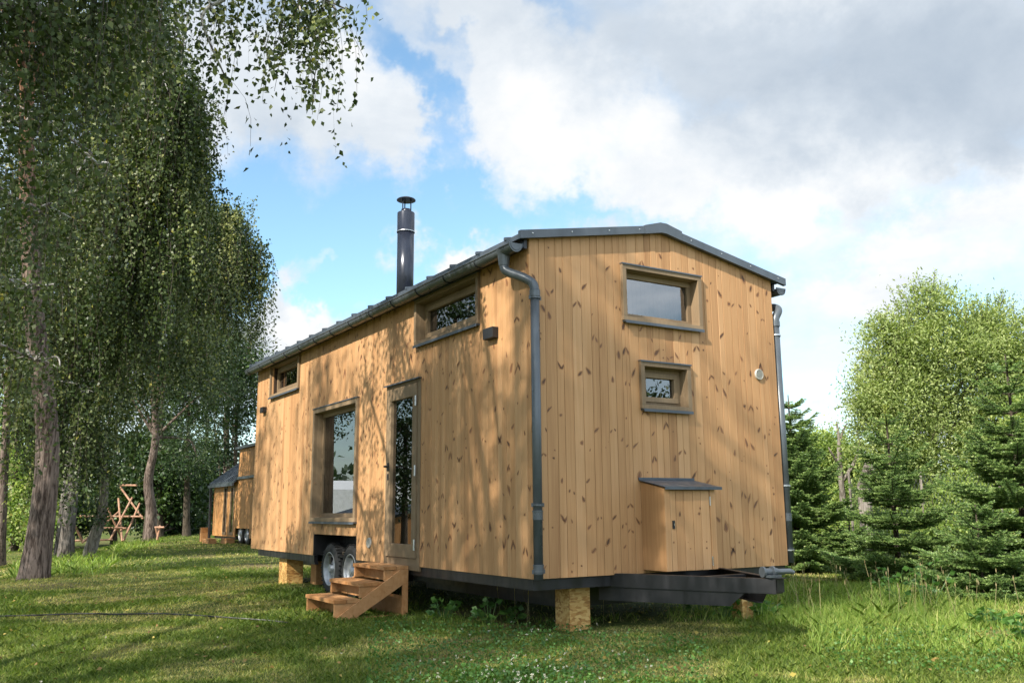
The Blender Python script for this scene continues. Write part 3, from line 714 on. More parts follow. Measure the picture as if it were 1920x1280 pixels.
k = MB(); k.box(XA + .05, -23.46, Y2 + .04, Y2 + .1, ZB, -.17); k.box(XA + .05, XB - .05, Y2 + 2.8, Y2 + 2.9, ZB, 1.5); k.box(XA + .05, -23.46, Y2 + 1.6, Y2 + 1.65, ZB, 1.5); k.build('interior', M_INSIDE, h2)
def slab(mb, x0, x1, ya, za, yb, zb, t_): q = [(x0, ya, za), (x1, ya, za), (x1, yb, zb), (x0, yb, zb)]; mb.hexa(q + [(a, b, c + t_) for a, b, c in q], t=.5)
k = MB(); slab(k, XA - .12, -23.35, Y2 - .14, ZE - .06, Y2 + 1.5, ZE + 1.17, .07); slab(k, XA - .12, XB, Y2 + 3.14, ZE - .06, Y2 + 1.5, ZE + 1.17, .07)
for x in np.arange(XA - .1, -23.4, .35): slab(k, x, x + .03, Y2 - .145, ZE + .0, Y2 + 1.49, ZE + 1.225, .03)
k.box(XA - .14, -23.35, Y2 - .2, Y2 - .13, ZE - .14, ZE - .05); r2 = k.build('roof', M_METAL, h2)
k = MB(); slab(k, -23.42, XB + .1, Y2 - .12, 2.56, Y2 + 1.6, 2.80, .08); k.box(-23.32, XB, Y2 - .06, Y2 - .012, 1.60, 1.68); k.build('dormer_roof', M_METAL, r2)
k = MB(); k.box(-23.33, -23.27, Y2 + .0, Y2 + 1.4, 1.5, 2.55); k.build('dormer_cheek', M_METAL, h2)
for a, b in ((-25.0, -24.55), (-24.15, -23.68)):
    k = MB(); z0, z1 = ZB + .05, 1.42
    k.box(a, a + .07, Y2 - .02, Y2 + .03, z0, z1); k.box(b - .07, b, Y2 - .02, Y2 + .03, z0, z1); k.box(a + .07, b - .07, Y2 - .02, Y2 + .03, z1 - .07, z1); k.box(a + .07, b - .07, Y2 - .02, Y2 + .03, z0, z0 + .09)
    w_ = k.build('window', M_TRIM, h2); k = MB(); k.box(a + .07, b - .07, Y2 + .01, Y2 + .02, z0 + .09, z1 - .07); k.build('pane', M_GLASS, w_)
k = MB(); k.tube([(XA - .09, Y2 - .1, ZE - .1), (XA - .09, Y2 - .07, ZB - .2)], .05, 10); k.build('downpipe', M_CHAS, h2)
k = MB(); k.box(XA + .1, -23.46, Y2 + .06, Y2 + .2, ZB - .09, ZB - .004); k.box(-21.79, XB, Y2 + .06, Y2 + .2, ZB - .09, ZB - .004); k.box(XA + .1, XB, Y2 + 1, Y2 + 1.1, ZB - .1, .1); k.build('chassis', M_CHAS, h2)
for x in (-23.0, -22.25):
    k = MB(); k.lathe((x, Y2 + .05, gz + .31), (0, 1, 0), [(.0, .2), (0, .27), (.03, .31), (.17, .31), (.2, .27)], 24, cap=False); wh = k.build('wheel', M_TYRE, h2)
    k = MB(); k.lathe((x, Y2 + .045, gz + .31), (0, 1, 0), [(0, .21), (.03, .19), (.04, .1), (.0, .05), (0, .02)], 24, cap=0); k.build('rim', M_RIM, wh)
for x0, x1, z1, yy, lab in ((-26.75, -26.5, .05, 3.45, 'upright wooden round beside the distant tiny house corner'), (-25.2, -24.3, -.28, 3.2, 'low timber block lying in front of the distant tiny house'), (-24.2, -22.9 - .5, -.26, 3.55, 'plank stack beside the wheels of the distant tiny house')):
    k = MB(); zz = H(x0, yy) - .02; n = 3
    for i in range(n): 
        za = zz + (z1 - zz) * i / n; k.box(x0 + .02 * i, x1 - .015 * i, yy, yy + .25, za, za + (z1 - zz) / n - .006)
    o = k.build('timber_block', M_STEP, bevel=.004); tag(o, lab, 'timber')

# ================================================================== things seen in the window reflections
hallx, hally = -46, -34
zz = H(-45, -28) - .3
hl = thing('white_hall', (-50, -26, zz), 'white ribbed sheet metal hall mirrored in the big window', 'building')
k = MB()
for i, y in enumerate(np.arange(-46, -12, .3)): k.box(-60, -48 - .04 * (i % 2), y, y + .3, zz, zz + 3.2, t=.5)
k.build('wall', M_HALL2, hl)
k = MB(); k.prism([(-47.6, zz + 3.2), (-60.5, zz + 3.2), (-60.5, zz + 6.2), (-47.6, zz + 5.2)][::-1], -46.5, -11.5, 'y', t=.5); o = k.build('roof', M_HALL, hl)
zz = H(-18, -8.4) - .2
h3 = thing('tiny_house', (-22, -9.5, zz), 'low wooden tiny house with a black flue mirrored in the big window', 'tiny house')
k = MB(); f3 = lambda u, z, d: (-20 + d, u, z); t3 = lambda u: zz + 1.55 + .45 - abs(u + 9.0) * .27
clad(k, f3, -10.8, -7.2, zz, t3, [], .03, .12, seed=41, knots=False)
clad(k, lambda u, z, d: (u, -7.2 + d, z), -26, -20, zz, lambda u: t3(-7.2), [], .03, .15, seed=42, knots=False); clad(k, lambda u, z, d: (u, -10.8 - d, z), -26, -20, zz, lambda u: t3(-7.2), [], .03, .15, seed=43, knots=False)
k.build('wall', [M_CLAD2], h3)
k = MB(); slab(k, -26.2, -19.85, -7.1, t3(-7.1), -9.0, t3(-9), .08); slab(k, -26.2, -19.85, -10.9, t3(-10.9), -9.0, t3(-9), .08); rr = k.build('roof', M_METAL, h3)
k = MB(); k.lathe((-21.2, -8.15, t3(-8.15)), (0, 0, 1), [(0, .13), (.55, .13), (.56, .08), (.66, .08), (.67, .03), (.74, .03), (.75, .17), (.8, .05)], 16); k.build('chimney', M_FLUE, rr)

# ================================================================== vegetation
def unit(v): return v / (np.linalg.norm(v, axis=-1, keepdims=True) + 1e-9)
def rhombs(pos, size, ax, nrm_j=1.0, width=.6, g=rng):
    """leaf quads: pos (n,3) base, ax (n,3) direction of the leaf"""
    n = len(pos); ax = unit(ax); s = unit(np.cross(ax, g.normal(size=(n, 3)))); sz = np.asarray(size).reshape(-1, 1) * np.ones((n, 1))
    fold = unit(np.cross(ax, s)) * sz * .12
    v = np.stack([pos, pos + ax * sz * .42 + s * sz * width * .5 + fold, pos + ax * sz, pos + ax * sz * .42 - s * sz * width * .5 + fold], 1)
    return v
def strands(starts, lens, leaf, space, out=None, jit=.05, g=rng, spread=.35, tb_=None):
    """pendulous twigs: returns leaf quads + tint + twig polylines"""
    P_, T_, tw = [], [], []
    for i, (p, L_) in enumerate(zip(starts, lens)):
        n = max(3, int(L_ / space)); t = np.linspace(0, 1, n)
        d = g.normal(size=2) * spread * .5; o = out[i] if out is not None else np.zeros(3)
        ph = g.uniform(0, 6); wob = .04 * L_
        pts = np.stack([p[0] + (d[0] + o[0]) * (1 - (1 - t) ** 2) + wob * np.sin(t * 5 + ph), p[1] + (d[1] + o[1]) * (1 - (1 - t) ** 2) + wob * np.cos(t * 4 + ph), p[2] - L_ * t ** 1.25 + .12 * np.sin(t * 3)], -1)
        P_.append(pts + g.normal(size=(n, 3)) * jit); T_.append(np.full(n, tb_[i] if tb_ is not None else g.uniform(-.12, .12))); tw.append(pts)
    Q = np.concatenate(P_); T = np.concatenate(T_)
    ax = g.normal(size=Q.shape) * .75 + np.array([0, 0, -.75])
    sz = leaf * g.uniform(.65, 1.2, len(Q))
    t = np.clip(.42 + T + g.normal(size=len(Q)) * .14, 0, .95); t[g.random(len(Q)) < .008] = 1
    return rhombs(Q, sz, ax, width=.72, g=g), t, tw
def ribbons(tw, w, g=rng, step=4):
    out = []
    for pts in tw:
        q = pts[::step]
        if len(q) < 2: continue
        a, b = q[:-1], q[1:]; s = unit(g.normal(size=3)) * w
        out.append(np.stack([a - s, a + s, b + s * .8, b - s * .8], 1))
    return np.concatenate(out)
def dome_pts(c, r, h, n, g=rng, hollow=.5):
    """points in an upper dome of radius r and height h; c = base centre"""
    a = g.uniform(0, 2 * np.pi, n); u = g.uniform(hollow ** 2, 1, n) ** .5; el = g.uniform(0, 1, n)
    rr = r * u * np.sqrt(1 - el ** 2 * .9)
    rr = rr * (1 + .22 * g.normal(size=n)); z_ = h * el * u + g.normal(size=n) * h * .16
    return np.stack([c[0] + rr * np.cos(a), c[1] + rr * np.sin(a), c[2] + z_], -1)
def trunk_tube(mb, pts, r0, r1, seg=14, flare=1.35):
    pts = smooth_path(pts, 5); n = len(pts); rr = []
    for i in range(n):
        t = i / (n - 1); r_ = r0 + (r1 - r0) * t
        z = pts[i].z - pts[0].z; r_ *= 1 + (flare - 1) * math.exp(-z / .35); rr.append(r_)
    mb.tube(pts, rr, seg)
def limb(mb, a, b, r0, r1, sag=.3, seg=6):
    a = Vector(a); b = Vector(b); m = (a + b) / 2 + Vector((random.uniform(-.2, .2), random.uniform(-.2, .2), sag)); mb.tube(smooth_path([a, m, b], 4), np.linspace(r0, r1, 9).tolist(), seg)

def weeping_birch(name, base, height, lean, domes, leaf, space, seed, lab, r0=.16, group=None, lens=(.8, 2.2), dens=1.0, bk=None, twig=.0035, jit=.06, bunch=1):
    g = np.random.default_rng(seed); random.seed(seed)
    t = thing(name, base, lab, 'birch tree', group)
    mb = MB(); top = Vector(base) + Vector((lean[0], lean[1], height)); mid = Vector(base) + Vector((lean[0] * .3, lean[1] * .3, height * .45))
    tp = [Vector(base) + Vector((0, 0, -.25)), Vector(base) + Vector((lean[0] * .05, lean[1] * .05, height * .15)), mid, top]
    trunk_tube(mb, tp, r0, .02)
    qv, qt, tws = [], [], []
    for (c, r, h, n) in domes:
        c = np.array(c); st = dome_pts(c, r, h, int(n * dens / bunch), g)
        tb_ = None
        if bunch > 1: tb_ = np.repeat(g.normal(size=len(st)) * .24, bunch); st = np.repeat(st, bunch, 0); st = st + g.normal(size=st.shape) * [min(.03 * bunch, .17), min(.03 * bunch, .17), .25]  # per-bunch tint paints paler, sunlit-looking clumps into the crown
        zz = min(max(c[2] - base[2] - r * .5, height * .25), height * .9); f = zz / height; a = Vector(base) + Vector((lean[0] * f * f, lean[1] * f * f, zz))
        limb(mb, a, Vector(c) + Vector((0, 0, h * .6)), r0 * .4 * (1 - f * .5), .015, sag=.3)
        for q in range(5):
            e = st[g.integers(len(st))]; limb(mb, Vector(c) + Vector((0, 0, h * .4)), e, .018, .006, .1, 5)
        o = (st - c) * .18; o[:, 2] = 0
        ln = g.uniform(lens[0], lens[1], len(st))
        v, tt, tw = strands(st, ln, leaf, space, o, jit, g, tb_=tb_); qv.append(v); qt.append(tt); tws += tw
    mb.build('trunk', bk or M_BARKB, t, smooth=True)
    cr = quads('crown', np.concatenate(qv), np.concatenate(qt), M_BIRCH, t)
    rb = ribbons(tws, twig, g, 5); quads('twigs', rb, np.full(len(rb), .5), M_TWIG, cr)
    return t

def clumps(blobs, leaf, g, per=45, crad=.28, updir=.0, width=.5, droop=0.0, tb=(.5, .2)):
    """blobs: (centre, (rx,ry,rz), nclusters) -> leaf quads in clusters through each volume, denser near the surface"""
    V, T = [], []
    for c, r, n in blobs:
        d = unit(g.normal(size=(n, 3))); u = g.uniform(.25, 1.05, n) ** .5; cc = np.array(c) + d * u[:, None] * np.array(r)
        cc += g.normal(size=cc.shape) * .08 * np.mean(r)
        k = per; q = (cc[:, None, :] + g.normal(size=(n, k, 3)) * crad * g.uniform(.5, 1.2, (n, 1, 1)) * np.array([1, 1, .7])).reshape(-1, 3)
        ax = np.repeat(d, k, 0) * .7 + g.normal(size=q.shape) + np.array([0, 0, updir - droop])
        V.append(rhombs(q, leaf * g.uniform(.6, 1.25, len(q)), ax, width=width, g=g))
        T.append(np.clip(tb[0] + np.repeat(g.normal(size=n) * .2, k) + g.normal(size=len(q)) * tb[1], 0, 1))
    return np.concatenate(V), np.concatenate(T)
def bush_tree(name, base, trunk, blobs, leaf, mat, seed, lab, cat='tree', per=45, crad=.28, r0=.14, width=.5, bk=None, group=None, updir=0, shoots=0, tb=(.5, .2), droop=0):
    g = np.random.default_rng(seed); random.seed(seed)
    t = thing(name, base, lab, cat, group)
    v, tt = clumps(blobs, leaf, g, per, crad, updir, width, droop, tb)
    mb = MB(); B = Vector(base)
    if trunk:
        pts = [B + Vector((0, 0, -.2))] + [Vector(p) for p in trunk]; trunk_tube(mb, pts, r0, r0 * .35)
    for c, r, n in blobs:
        s = Vector(trunk[len(trunk) // 2]) if trunk else B
        C = Vector(c); limb(mb, s if s.z < C.z + .5 else B + Vector((0, 0, .2)), C, r0 * .3, .012, .1)
        for i in range(6):
            d = unit(g.normal(size=3)); e = np.array(c) + d * np.array(r) * .9; limb(mb, C, e, .022 * max(1, np.mean(r) / 1.2), .006, .05, 4)
    if shoots:
        sv, stt = [], []
        for c, r, n in blobs:
            for i in range(shoots):
                a = g.uniform(0, 6.28); rr = g.uniform(.3, 1.0); p = np.array(c) + np.array([math.cos(a) * rr * r[0], math.sin(a) * rr * r[1], r[2] * math.sqrt(max(0, 1 - rr * rr * .8)) * .85])
                d = unit(np.array([math.cos(a) * rr * .7, math.sin(a) * rr * .7, 1.0])); ln = g.uniform(.4, 1.25) * np.mean(r) / 1.3
                mb.tube([p, p + d * ln], [.008, .003], 4)
                m = int(ln / .022); tq = g.uniform(0, 1, m)[:, None]; q = p + d * ln * tq + g.normal(size=(m, 3)) * .025
                sv.append(rhombs(q, leaf * g.uniform(.6, 1.1, m), d * .6 + g.normal(size=(m, 3)) * .8, width=width, g=g)); stt.append(np.clip(tb[0] + .12 + g.normal(size=m) * .18, 0, 1))
        v = np.concatenate([v] + sv); tt = np.concatenate([tt] + stt)
    mb.build('trunk' if trunk else 'stems', bk or M_BARKD, t, smooth=True)
    quads('crown', v, tt, mat, t); return t

def fir(name, base, height, rad, lab, seed, whorls=11, group=None, leader=True, detail=1.0, low_density=1.0, needle=.029):
    g = np.random.default_rng(seed); random.seed(seed); t = thing(name, base, lab, 'fir tree', group)
    mb = MB(); B = np.array(base); mb.tube([B + [0, 0, -.1], B + [0, 0, height * .5], B + [0, 0, height * .98]], [.05 * height / 2.6, .03 * height / 2.6, .008], 8); mb.build('trunk', M_BARKD, t)
    segs = []   # (a,b,radius) twig segments bearing needles
    bm_ = MB()
    zs = height * (1 - np.linspace(.10, .99, whorls) ** 1.0); zs = np.maximum(zs, .06); zs[1:] += g.normal(size=whorls - 1) * .02
    for wi, z in enumerate(zs):
        f = 1 - z / height; R_ = rad * (f ** .72) * g.uniform(.92, 1.08); nb = int(5 + 5 * f)
        for layer in range(1 if f < .3 else 2):
          for j in range(nb):
            a = 2 * np.pi * (j + g.uniform(-.25, .25)) / nb + wi * .7; ln = R_ * g.uniform(.72, 1.12) * (1 if layer == 0 else .72); rise = .38 * (1 - f) + .02 * g.normal() + (.10 if f < .6 else -.06 * (z > .25))
            dv = np.array([np.cos(a), np.sin(a), 0]); p0 = B + [0, 0, z + layer * -.12 * height / whorls * 3]
            def bp(s): return p0 + dv * ln * s + np.array([0, 0, ln * (rise * s + .16 * s * s - .10 * s * (1 - s) * 2)])
            pts = [bp(s) for s in np.linspace(0, 1, 6)]; bm_.tube(pts, np.linspace(.010, .003, 6).tolist(), 4)
            side = np.array([-dv[1], dv[0], 0])
            for s0, s1 in zip(np.linspace(.25, .9, 5), np.linspace(.4, 1.0, 5)): segs.append((bp(s0), bp(min(1, s1 + .02))))
            m = max(3, int(ln / .062 * detail))
            for s in np.linspace(.18, .93, m):
                for sg in (-1, 1):
                    tl_ = (.34 * ln * (1.05 - s) + .07) * g.uniform(.75, 1.15); tl_ = min(tl_, .34)
                    d = unit(side * sg * .85 + dv * .55 + np.array([0, 0, .10 + .12 * g.normal()])); q = bp(s); segs.append((q, q + d * tl_))
                    if tl_ > .16:
                        for s2 in (.4, .7):
                            for s3 in (-1, 1):
                                d2 = unit(d + np.cross(d, [0, 0, 1]) * s3 * .9); q2 = q + d * tl_ * s2; segs.append((q2, q2 + d2 * tl_ * .45))
    bm_.build('branches', M_TWIG, t)
    A = np.array([s[0] for s in segs]); Bq = np.array([s[1] for s in segs]); ln = np.linalg.norm(Bq - A, axis=1)
    cnt = np.maximum(8, (ln / .0021 * detail).astype(int)); idx = np.repeat(np.arange(len(segs)), cnt); n = len(idx)
    s = g.random(n); pos = A[idx] + (Bq - A)[idx] * s[:, None]; d = unit(Bq - A)[idx]
    lat = unit(np.cross(d, np.array([0, 0, 1.]))); th = g.uniform(-.35, np.pi + .35, n)
    rad_ = lat * np.cos(th)[:, None] + np.cross(lat, d) * np.sin(th)[:, None]
    ax = unit(rad_ + d * .7); nz = needle * g.uniform(.7, 1.15, n)
    v = rhombs(pos, nz, ax, width=.25, g=g)
    tt = .38 + .35 * (s ** 3) + g.normal(size=n) * .14 + np.repeat(g.normal(size=len(segs)) * .08, cnt)
    quads('needles', v, tt, M_FIR, t)
    if leader:
        k = 260; s = g.random(k); pos = B + np.stack([np.zeros(k), np.zeros(k), height * (.88 + .13 * s)], -1); a = g.uniform(0, 6.28, k)
        v = rhombs(pos, .05 * np.ones(k), np.stack([np.cos(a), np.sin(a), 1.2 * np.ones(k)], -1), width=.24, g=g); quads('leader', v, g.random(k), M_FIRTIP, t)
    return t
def Gp(px, py, d):
    w = P(px, py, d); return (w[0], w[1], H(w[0], w[1]))
def B_(px, py, rpx, d, n, asp=(1, 1, 1)):
    """ellipsoid given by pixel centre, pixel radius and depth"""
    r = rpx * d / F; return (tuple(P(px, py, d)), (r * asp[0], r * asp[1], r * asp[2]), n)
def D_(px, py, rpx, hpx, d, n):
    return (tuple(P(px, py, d)), rpx * d / F, hpx * d / F, n)

# ---------------- left: birches and pines -------------------------------------------------
bb = Gp(122, 1050, 22.5)
weeping_birch('birch_tree', bb, 15.5, (-.5, 1.6), [
    D_(300, 240, 80, 95, 21, 250), D_(325, 150, 36, 50, 20, 80), D_(255, 60, 75, 80, 21, 190), D_(200, 150, 130, 120, 22, 260), D_(90, 120, 130, 120, 23, 240), D_(345, 340, 40, 60, 20.5, 60),
    D_(230, 380, 130, 100, 21.5, 330), D_(90, 380, 130, 100, 23, 260), D_(300, 470, 75, 70, 21, 120), D_(160, 560, 140, 80, 20.5, 260), D_(30, 600, 90, 80, 22, 140), D_(150, 770, 90, 60, 20.5, 110)],
    .088, .040, 11, 'tall weeping birch with whitish fissured trunk, second thick trunk from the left edge', r0=.19, lens=(1.0, 2.6), jit=.055, dens=1.55, bunch=7)
b2 = Gp(108, 1045, 24.5)
weeping_birch('birch_tree', b2, 12.5, (.4, .8), [D_(250, 640, 120, 60, 24, 170), D_(120, 700, 110, 60, 25, 140), D_(250, 300, 110, 90, 25, 170), D_(60, 480, 120, 90, 26, 160)],
    .09, .045, 12, 'slender white birch trunk between the two thick left trunks', r0=.11, lens=(1.0, 2.4), jit=.055, dens=1.6, bunch=7)
weeping_birch('birch_tree', Gp(272, 1012, 35), 12.5, (.5, 1.0), [
    D_(425, 440, 48, 50, 30, 170), D_(470, 490, 22, 30, 30, 60), D_(380, 420, 60, 50, 31, 150), D_(400, 520, 70, 50, 30, 150), D_(330, 560, 90, 80, 32, 170)],
    .095, .05, 13, 'drooping birch whose crown reaches furthest right beside the sky', r0=.11, bk=M_BARKD, lens=(1.4, 3.4), jit=.065, dens=1.5, bunch=7)
# big rough trunk on the far left
def pine(name, base, pts, r0, blobs, seed, lab, n_leaf=.13, per=60, crad=.4):
    return bush_tree(name, base, pts, blobs, n_leaf, M_PINE, seed, lab, 'pine tree', per, crad, r0, .14, M_BARKP, tb=(.5, .22))
pb = Gp(62, 1085, 14.5)
pine('pine_tree', pb, [(pb[0], pb[1] + .05, 1.6), tuple(P(62, 560, 14.6)), tuple(P(50, 200, 14.8)), tuple(P(70, -300, 15.2))], .215,
     [B_(60, -230, 200, 15.2, 60, (1, 1, .6)), B_(170, -150, 120, 15.5, 30, (1, 1, .6)), B_(-40, -60, 150, 14.6, 30, (1, 1, .6))], 21, 'thickest rough barked pine at the left, with reddish upper trunk')
pc = Gp(281, 1016, 34)
pine('pine_tree', pc, [tuple(P(284, 960, 34)), tuple(P(278, 900, 34)), tuple(P(292, 820, 34)), tuple(P(288, 700, 34)), tuple(P(300, 480, 34.5))], .225,
     [B_(330, 660, 75, 34, 50, (1.2, 1.2, .6)), B_(250, 740, 80, 34, 45, (1.2, 1.2, .6)), B_(400, 720, 70, 35, 45, (1.2, 1.2, .6)), B_(300, 560, 100, 34, 60, (1.2, 1.2, .7)), B_(360, 830, 55, 35, 26, (1, 1, .6)), B_(190, 650, 80, 35, 40)], 22,
     'pine with crooked brown trunk standing right of the pole climbing frame', .2, 60, .5)
pine('pine_tree', Gp(425, 1010, 46), [tuple(P(425, 800, 46)), tuple(P(430, 640, 46))], .2,
     [B_(445, 625, 38, 46, 40, (1, 1, .7)), B_(440, 690, 45, 46, 45, (1, 1, .7)), B_(465, 655, 25, 45, 20), B_(420, 580, 36, 46, 30), B_(400, 760, 60, 46, 45)], 23, 'sunlit green pine top close to the left end of the big house roof', .24, 60, .5)
def dark_tree(px, py, d, blobs, seed, lab, trunk_r=.18, mat=None, per=55, leaf=.16, grp='dark broadleaf trees behind the lawn'):
    b = Gp(px, py, d); return bush_tree('broadleaf_tree', b, [tuple(P(px, py - 90, d)), tuple(P(px + 4, py - 230, d))], blobs, leaf, mat or M_OAK, seed, lab, 'tree', per, .5, trunk_r, .62, M_BARKD, group=grp, droop=.3)
dark_tree(350, 1008, 40, [B_(350, 740, 62, 40, 70), B_(345, 860, 55, 40, 45, (1.1, 1.1, .7)), B_(320, 680, 60, 41, 50), B_(372, 650, 50, 40, 45)], 31, 'dark broadleaf tree just right of the crooked pine trunk')
dark_tree(440, 1003, 44, [B_(448, 760, 52, 44, 75, (1, 1, 1.2)), B_(425, 850, 38, 45, 28, (1.2, 1.2, .6)), B_(470, 700, 40, 44, 45), B_(410, 680, 45, 44, 40)], 32, 'dark green broadleaf tree rising behind the small distant house')
dark_tree(385, 1006, 50, [B_(385, 950, 32, 50, 28, (1.2, 1.2, .6)), B_(330, 940, 25, 50, 16), B_(300, 985, 30, 52, 26, (1.6, 1.2, .7)), B_(375, 990, 26, 52, 22, (1.6, 1.2, .6)), B_(250, 900, 40, 52, 34), B_(360, 820, 60, 50, 40)], 33, 'dark low branched tree in the gap left of the small distant house')
dark_tree(215, 1003, 48, [B_(200, 860, 60, 48, 60, (1.2, 1.2, .7)), B_(120, 860, 60, 49, 55, (1.2, 1.2, .8)), B_(205, 960, 30, 48, 24, (1.5, 1.5, .7)), B_(170, 740, 80, 50, 55)], 34, 'dark tree mass directly behind the pole climbing frame')
dark_tree(30, 1000, 42, [B_(20, 880, 60, 42, 60, (1, 1, 1.1)), B_(60, 940, 45, 42, 45), B_(20, 760, 70, 43, 50), B_(90, 980, 30, 40, 26), B_(20, 975, 40, 41, 36)], 35, 'brighter green tree behind the far left trunk', mat=M_SHRUB)
dark_tree(150, 1003, 60, [B_(60, 680, 110, 60, 90), B_(200, 620, 110, 60, 90), B_(330, 540, 90, 62, 60), B_(90, 520, 110, 62, 70), B_(250, 740, 100, 62, 80)], 36, 'tall dark tree filling the space high behind the left birches', leaf=.26)
dark_tree(300, 1003, 41, [B_(235, 930, 46, 43, 60, (1.5, 1.2, .8)), B_(320, 925, 46, 42, 70, (1.3, 1.2, .9)), B_(385, 900, 44, 47, 60), B_(290, 860, 60, 42, 70), B_(345, 985, 34, 44, 40, (1.8, 1.2, .5))], 37, 'wide dark tree with low branches closing the view between crooked pine and distant house', leaf=.22, per=70)
dark_tree(120, 1000, 44, [B_(110, 900, 60, 45, 70), B_(150, 960, 40, 45, 50, (1.6, 1.2, .7)), B_(60, 830, 70, 45, 60)], 38, 'dark tree seen between the thickest pine and the whitish birch trunk', leaf=.22, per=60)
# far left grey trunk and the thin ones
pf = Gp(3, 1018, 27)
pine('pine_tree', pf, [tuple(P(6, 900, 27)), tuple(P(14, 760, 27)), tuple(P(20, 600, 27))], .17, [B_(0, 560, 80, 27, 40), B_(10, 480, 70, 27, 30)], 24, 'grey trunk cut by the left edge of the picture', .16)
b4 = Gp(90, 1046, 20)
weeping_birch('birch_tree', b4, 6.5, (-.3, .3), [D_(95, 860, 40, 40, 20, 50), D_(60, 820, 50, 50, 20, 45)], .06, .06, 14, 'thin dark stem close behind the thickest left pine', r0=.075, lens=(.4, 1.1), bk=M_BARKD)
# leaning mossy trunk with ivy
bl = Gp(162, 1042, 21.5); mb = MB(); t = thing('leaning_tree', bl, 'short mossy trunk leaning to the right in front of the climbing frame', 'tree')
tp = smooth_path([Vector(bl) - Vector((0, 0, .2)), P(176, 1010, 21.5), P(190, 965, 21.5), P(196, 900, 21.5), P(190, 830, 21.6)], 5); mb.tube(tp, np.linspace(.17, .06, len(tp)).tolist(), 12); mb.build('trunk', M_BARKG, t, smooth=True)
g = np.random.default_rng(5); v, tt = clumps([B_(186, 950, 13, 21.5, 16, (1, 1, 2.5)), B_(190, 880, 40, 21.5, 40), B_(170, 830, 45, 21.7, 36)], .06, g, 50, .16, width=.7); quads('crown', v, tt, M_OAK, t)

# ---- near weeping birches left of and behind the photographer (their branch ends hang into the picture and shade the house)
def near_birch(base, height, domes, seed, lab, leaf=.055, space=.045, lens=(.7, 2.0), lean=(0, 0), r0=.17, **kw):
    b = (base[0], base[1], H(*base)); return weeping_birch('birch_tree', b, height, lean, domes, leaf, space, seed, lab, r0=r0, lens=lens, twig=.0022, jit=.035, **kw)
near_birch((1.2, -7.6), 11, [
    D_(30, 60, 110, 70, 6.6, 110), D_(150, -30, 100, 60, 7.0, 120), D_(60, -120, 120, 60, 6.6, 80), D_(250, -60, 60, 40, 8.0, 90), D_(330, -30, 36, 30, 9, 44), D_(40, 260, 80, 60, 7.5, 60), D_(190, 150, 70, 60, 8.5, 26), D_(60, 430, 80, 60, 9, 60), D_(40, 560, 60, 40, 10, 60), D_(180, 330, 60, 60, 9.5, 20), D_(60, 690, 55, 30, 11, 36)],
    41, 'near birch hanging large leaves down the upper left corner', lens=(.5, 1.5))
near_birch((3.0, -8.6), 12.5, [((4.3, -8.8, 9.8), 1.4, .7, 60), ((5.0, -10.2, 11.6), 1.4, .7, 50), ((3.9, -8.0, 9.0), 1.1, .6, 34), ((4.6, -7.6, 9.6), .8, .5, 20), ((5.4, -11.5, 12.0), 1.2, .6, 40), ((3.4, -8.2, 7.4), 1.3, .6, 42), ((2.4, -8.8, 8.4), 1.1, .6, 34), ((4.1, -9.0, 8.6), 1.0, .6, 30), 
    D_(432, -20, 34, 30, 7.2, 30), D_(560, -20, 66, 30, 7.4, 48), D_(420, 10, 22, 30, 7.0, 14), D_(590, 0, 26, 30, 7.6, 34), D_(500, -80, 90, 20, 7.6, 14)],
    42, 'loose birch sprays hanging from the top edge against the sky', lens=(.3, 1.0), space=.027, bunch=3)
def shade_birch(x, y, h, seed, lab, n=10, rr=2.0, dens=66, z0=.42, bunch=8):
    g = np.random.default_rng(seed); zb = H(x, y); dm = []
    for i in range(n):
        a = i * 2.4; f = z0 + (1 - z0) * i / n; ro = rr * (1.15 - f) * 1.1
        dm.append(((x + math.cos(a) * ro, y + math.sin(a) * ro, zb + h * f), rr * (1.15 - f * .6) * .55, .6, dens))
    near_birch((x, y), h, dm, seed, lab, leaf=.085, space=.075, lens=(.8, 2.3), bunch=bunch)
shade_birch(4.2, -10.3, 12.5, 81, 'tall birch behind the photographer shading the gable', dens=48, rr=1.9, z0=.6, bunch=12)
shade_birch(2.2, -9.9, 12, 82, 'tall birch left of the photographer shading the corner of the big house', z0=.58)
shade_birch(-1.2, -10.0, 12, 83, 'tall birch left of the picture shading the glazed door')
shade_birch(-4.6, -10.4, 12.5, 84, 'tall birch left of the picture shading the wall beside the big window')
shade_birch(-8.2, -10.6, 12, 85, 'tall birch outside the left edge shading the far end wall')


# ---------------- right side --------------------------------------------------------------
fb = Gp(1690, 1118, 12.4)
fir('fir_tree', fb, P(1690, 757, 12.4)[2] - fb[2], 1.12, 'young fir with a yellow-green leader, standing free right of the house', 51, 9)
fb = Gp(1935, 1120, 11.0)
fir('fir_tree', fb, P(1935, 640, 11.0)[2] - fb[2], 1.25, 'larger fir cut by the right edge of the picture', 52, 11, leader=False, detail=1.2)
fb = Gp(1850, 1160, 10.4)
fir('fir_tree', fb, 1.1, .88, 'low bushy fir in front at the lower right', 53, 6, leader=False)
fb = Gp(1500, 1085, 15.2)
fir('fir_tree', fb, P(1495, 725, 15.2)[2] - fb[2], 1.3, 'dark fir half hidden behind the right corner of the big house', 54, 16, leader=False, detail=1.4)
fb = Gp(1600, 1080, 15.5)
fir('fir_tree', fb, 1.1, .8, 'low fir between the half hidden fir and the free standing one', 55, 6, leader=False, detail=.8)
cb = Gp(1745, 1060, 19)
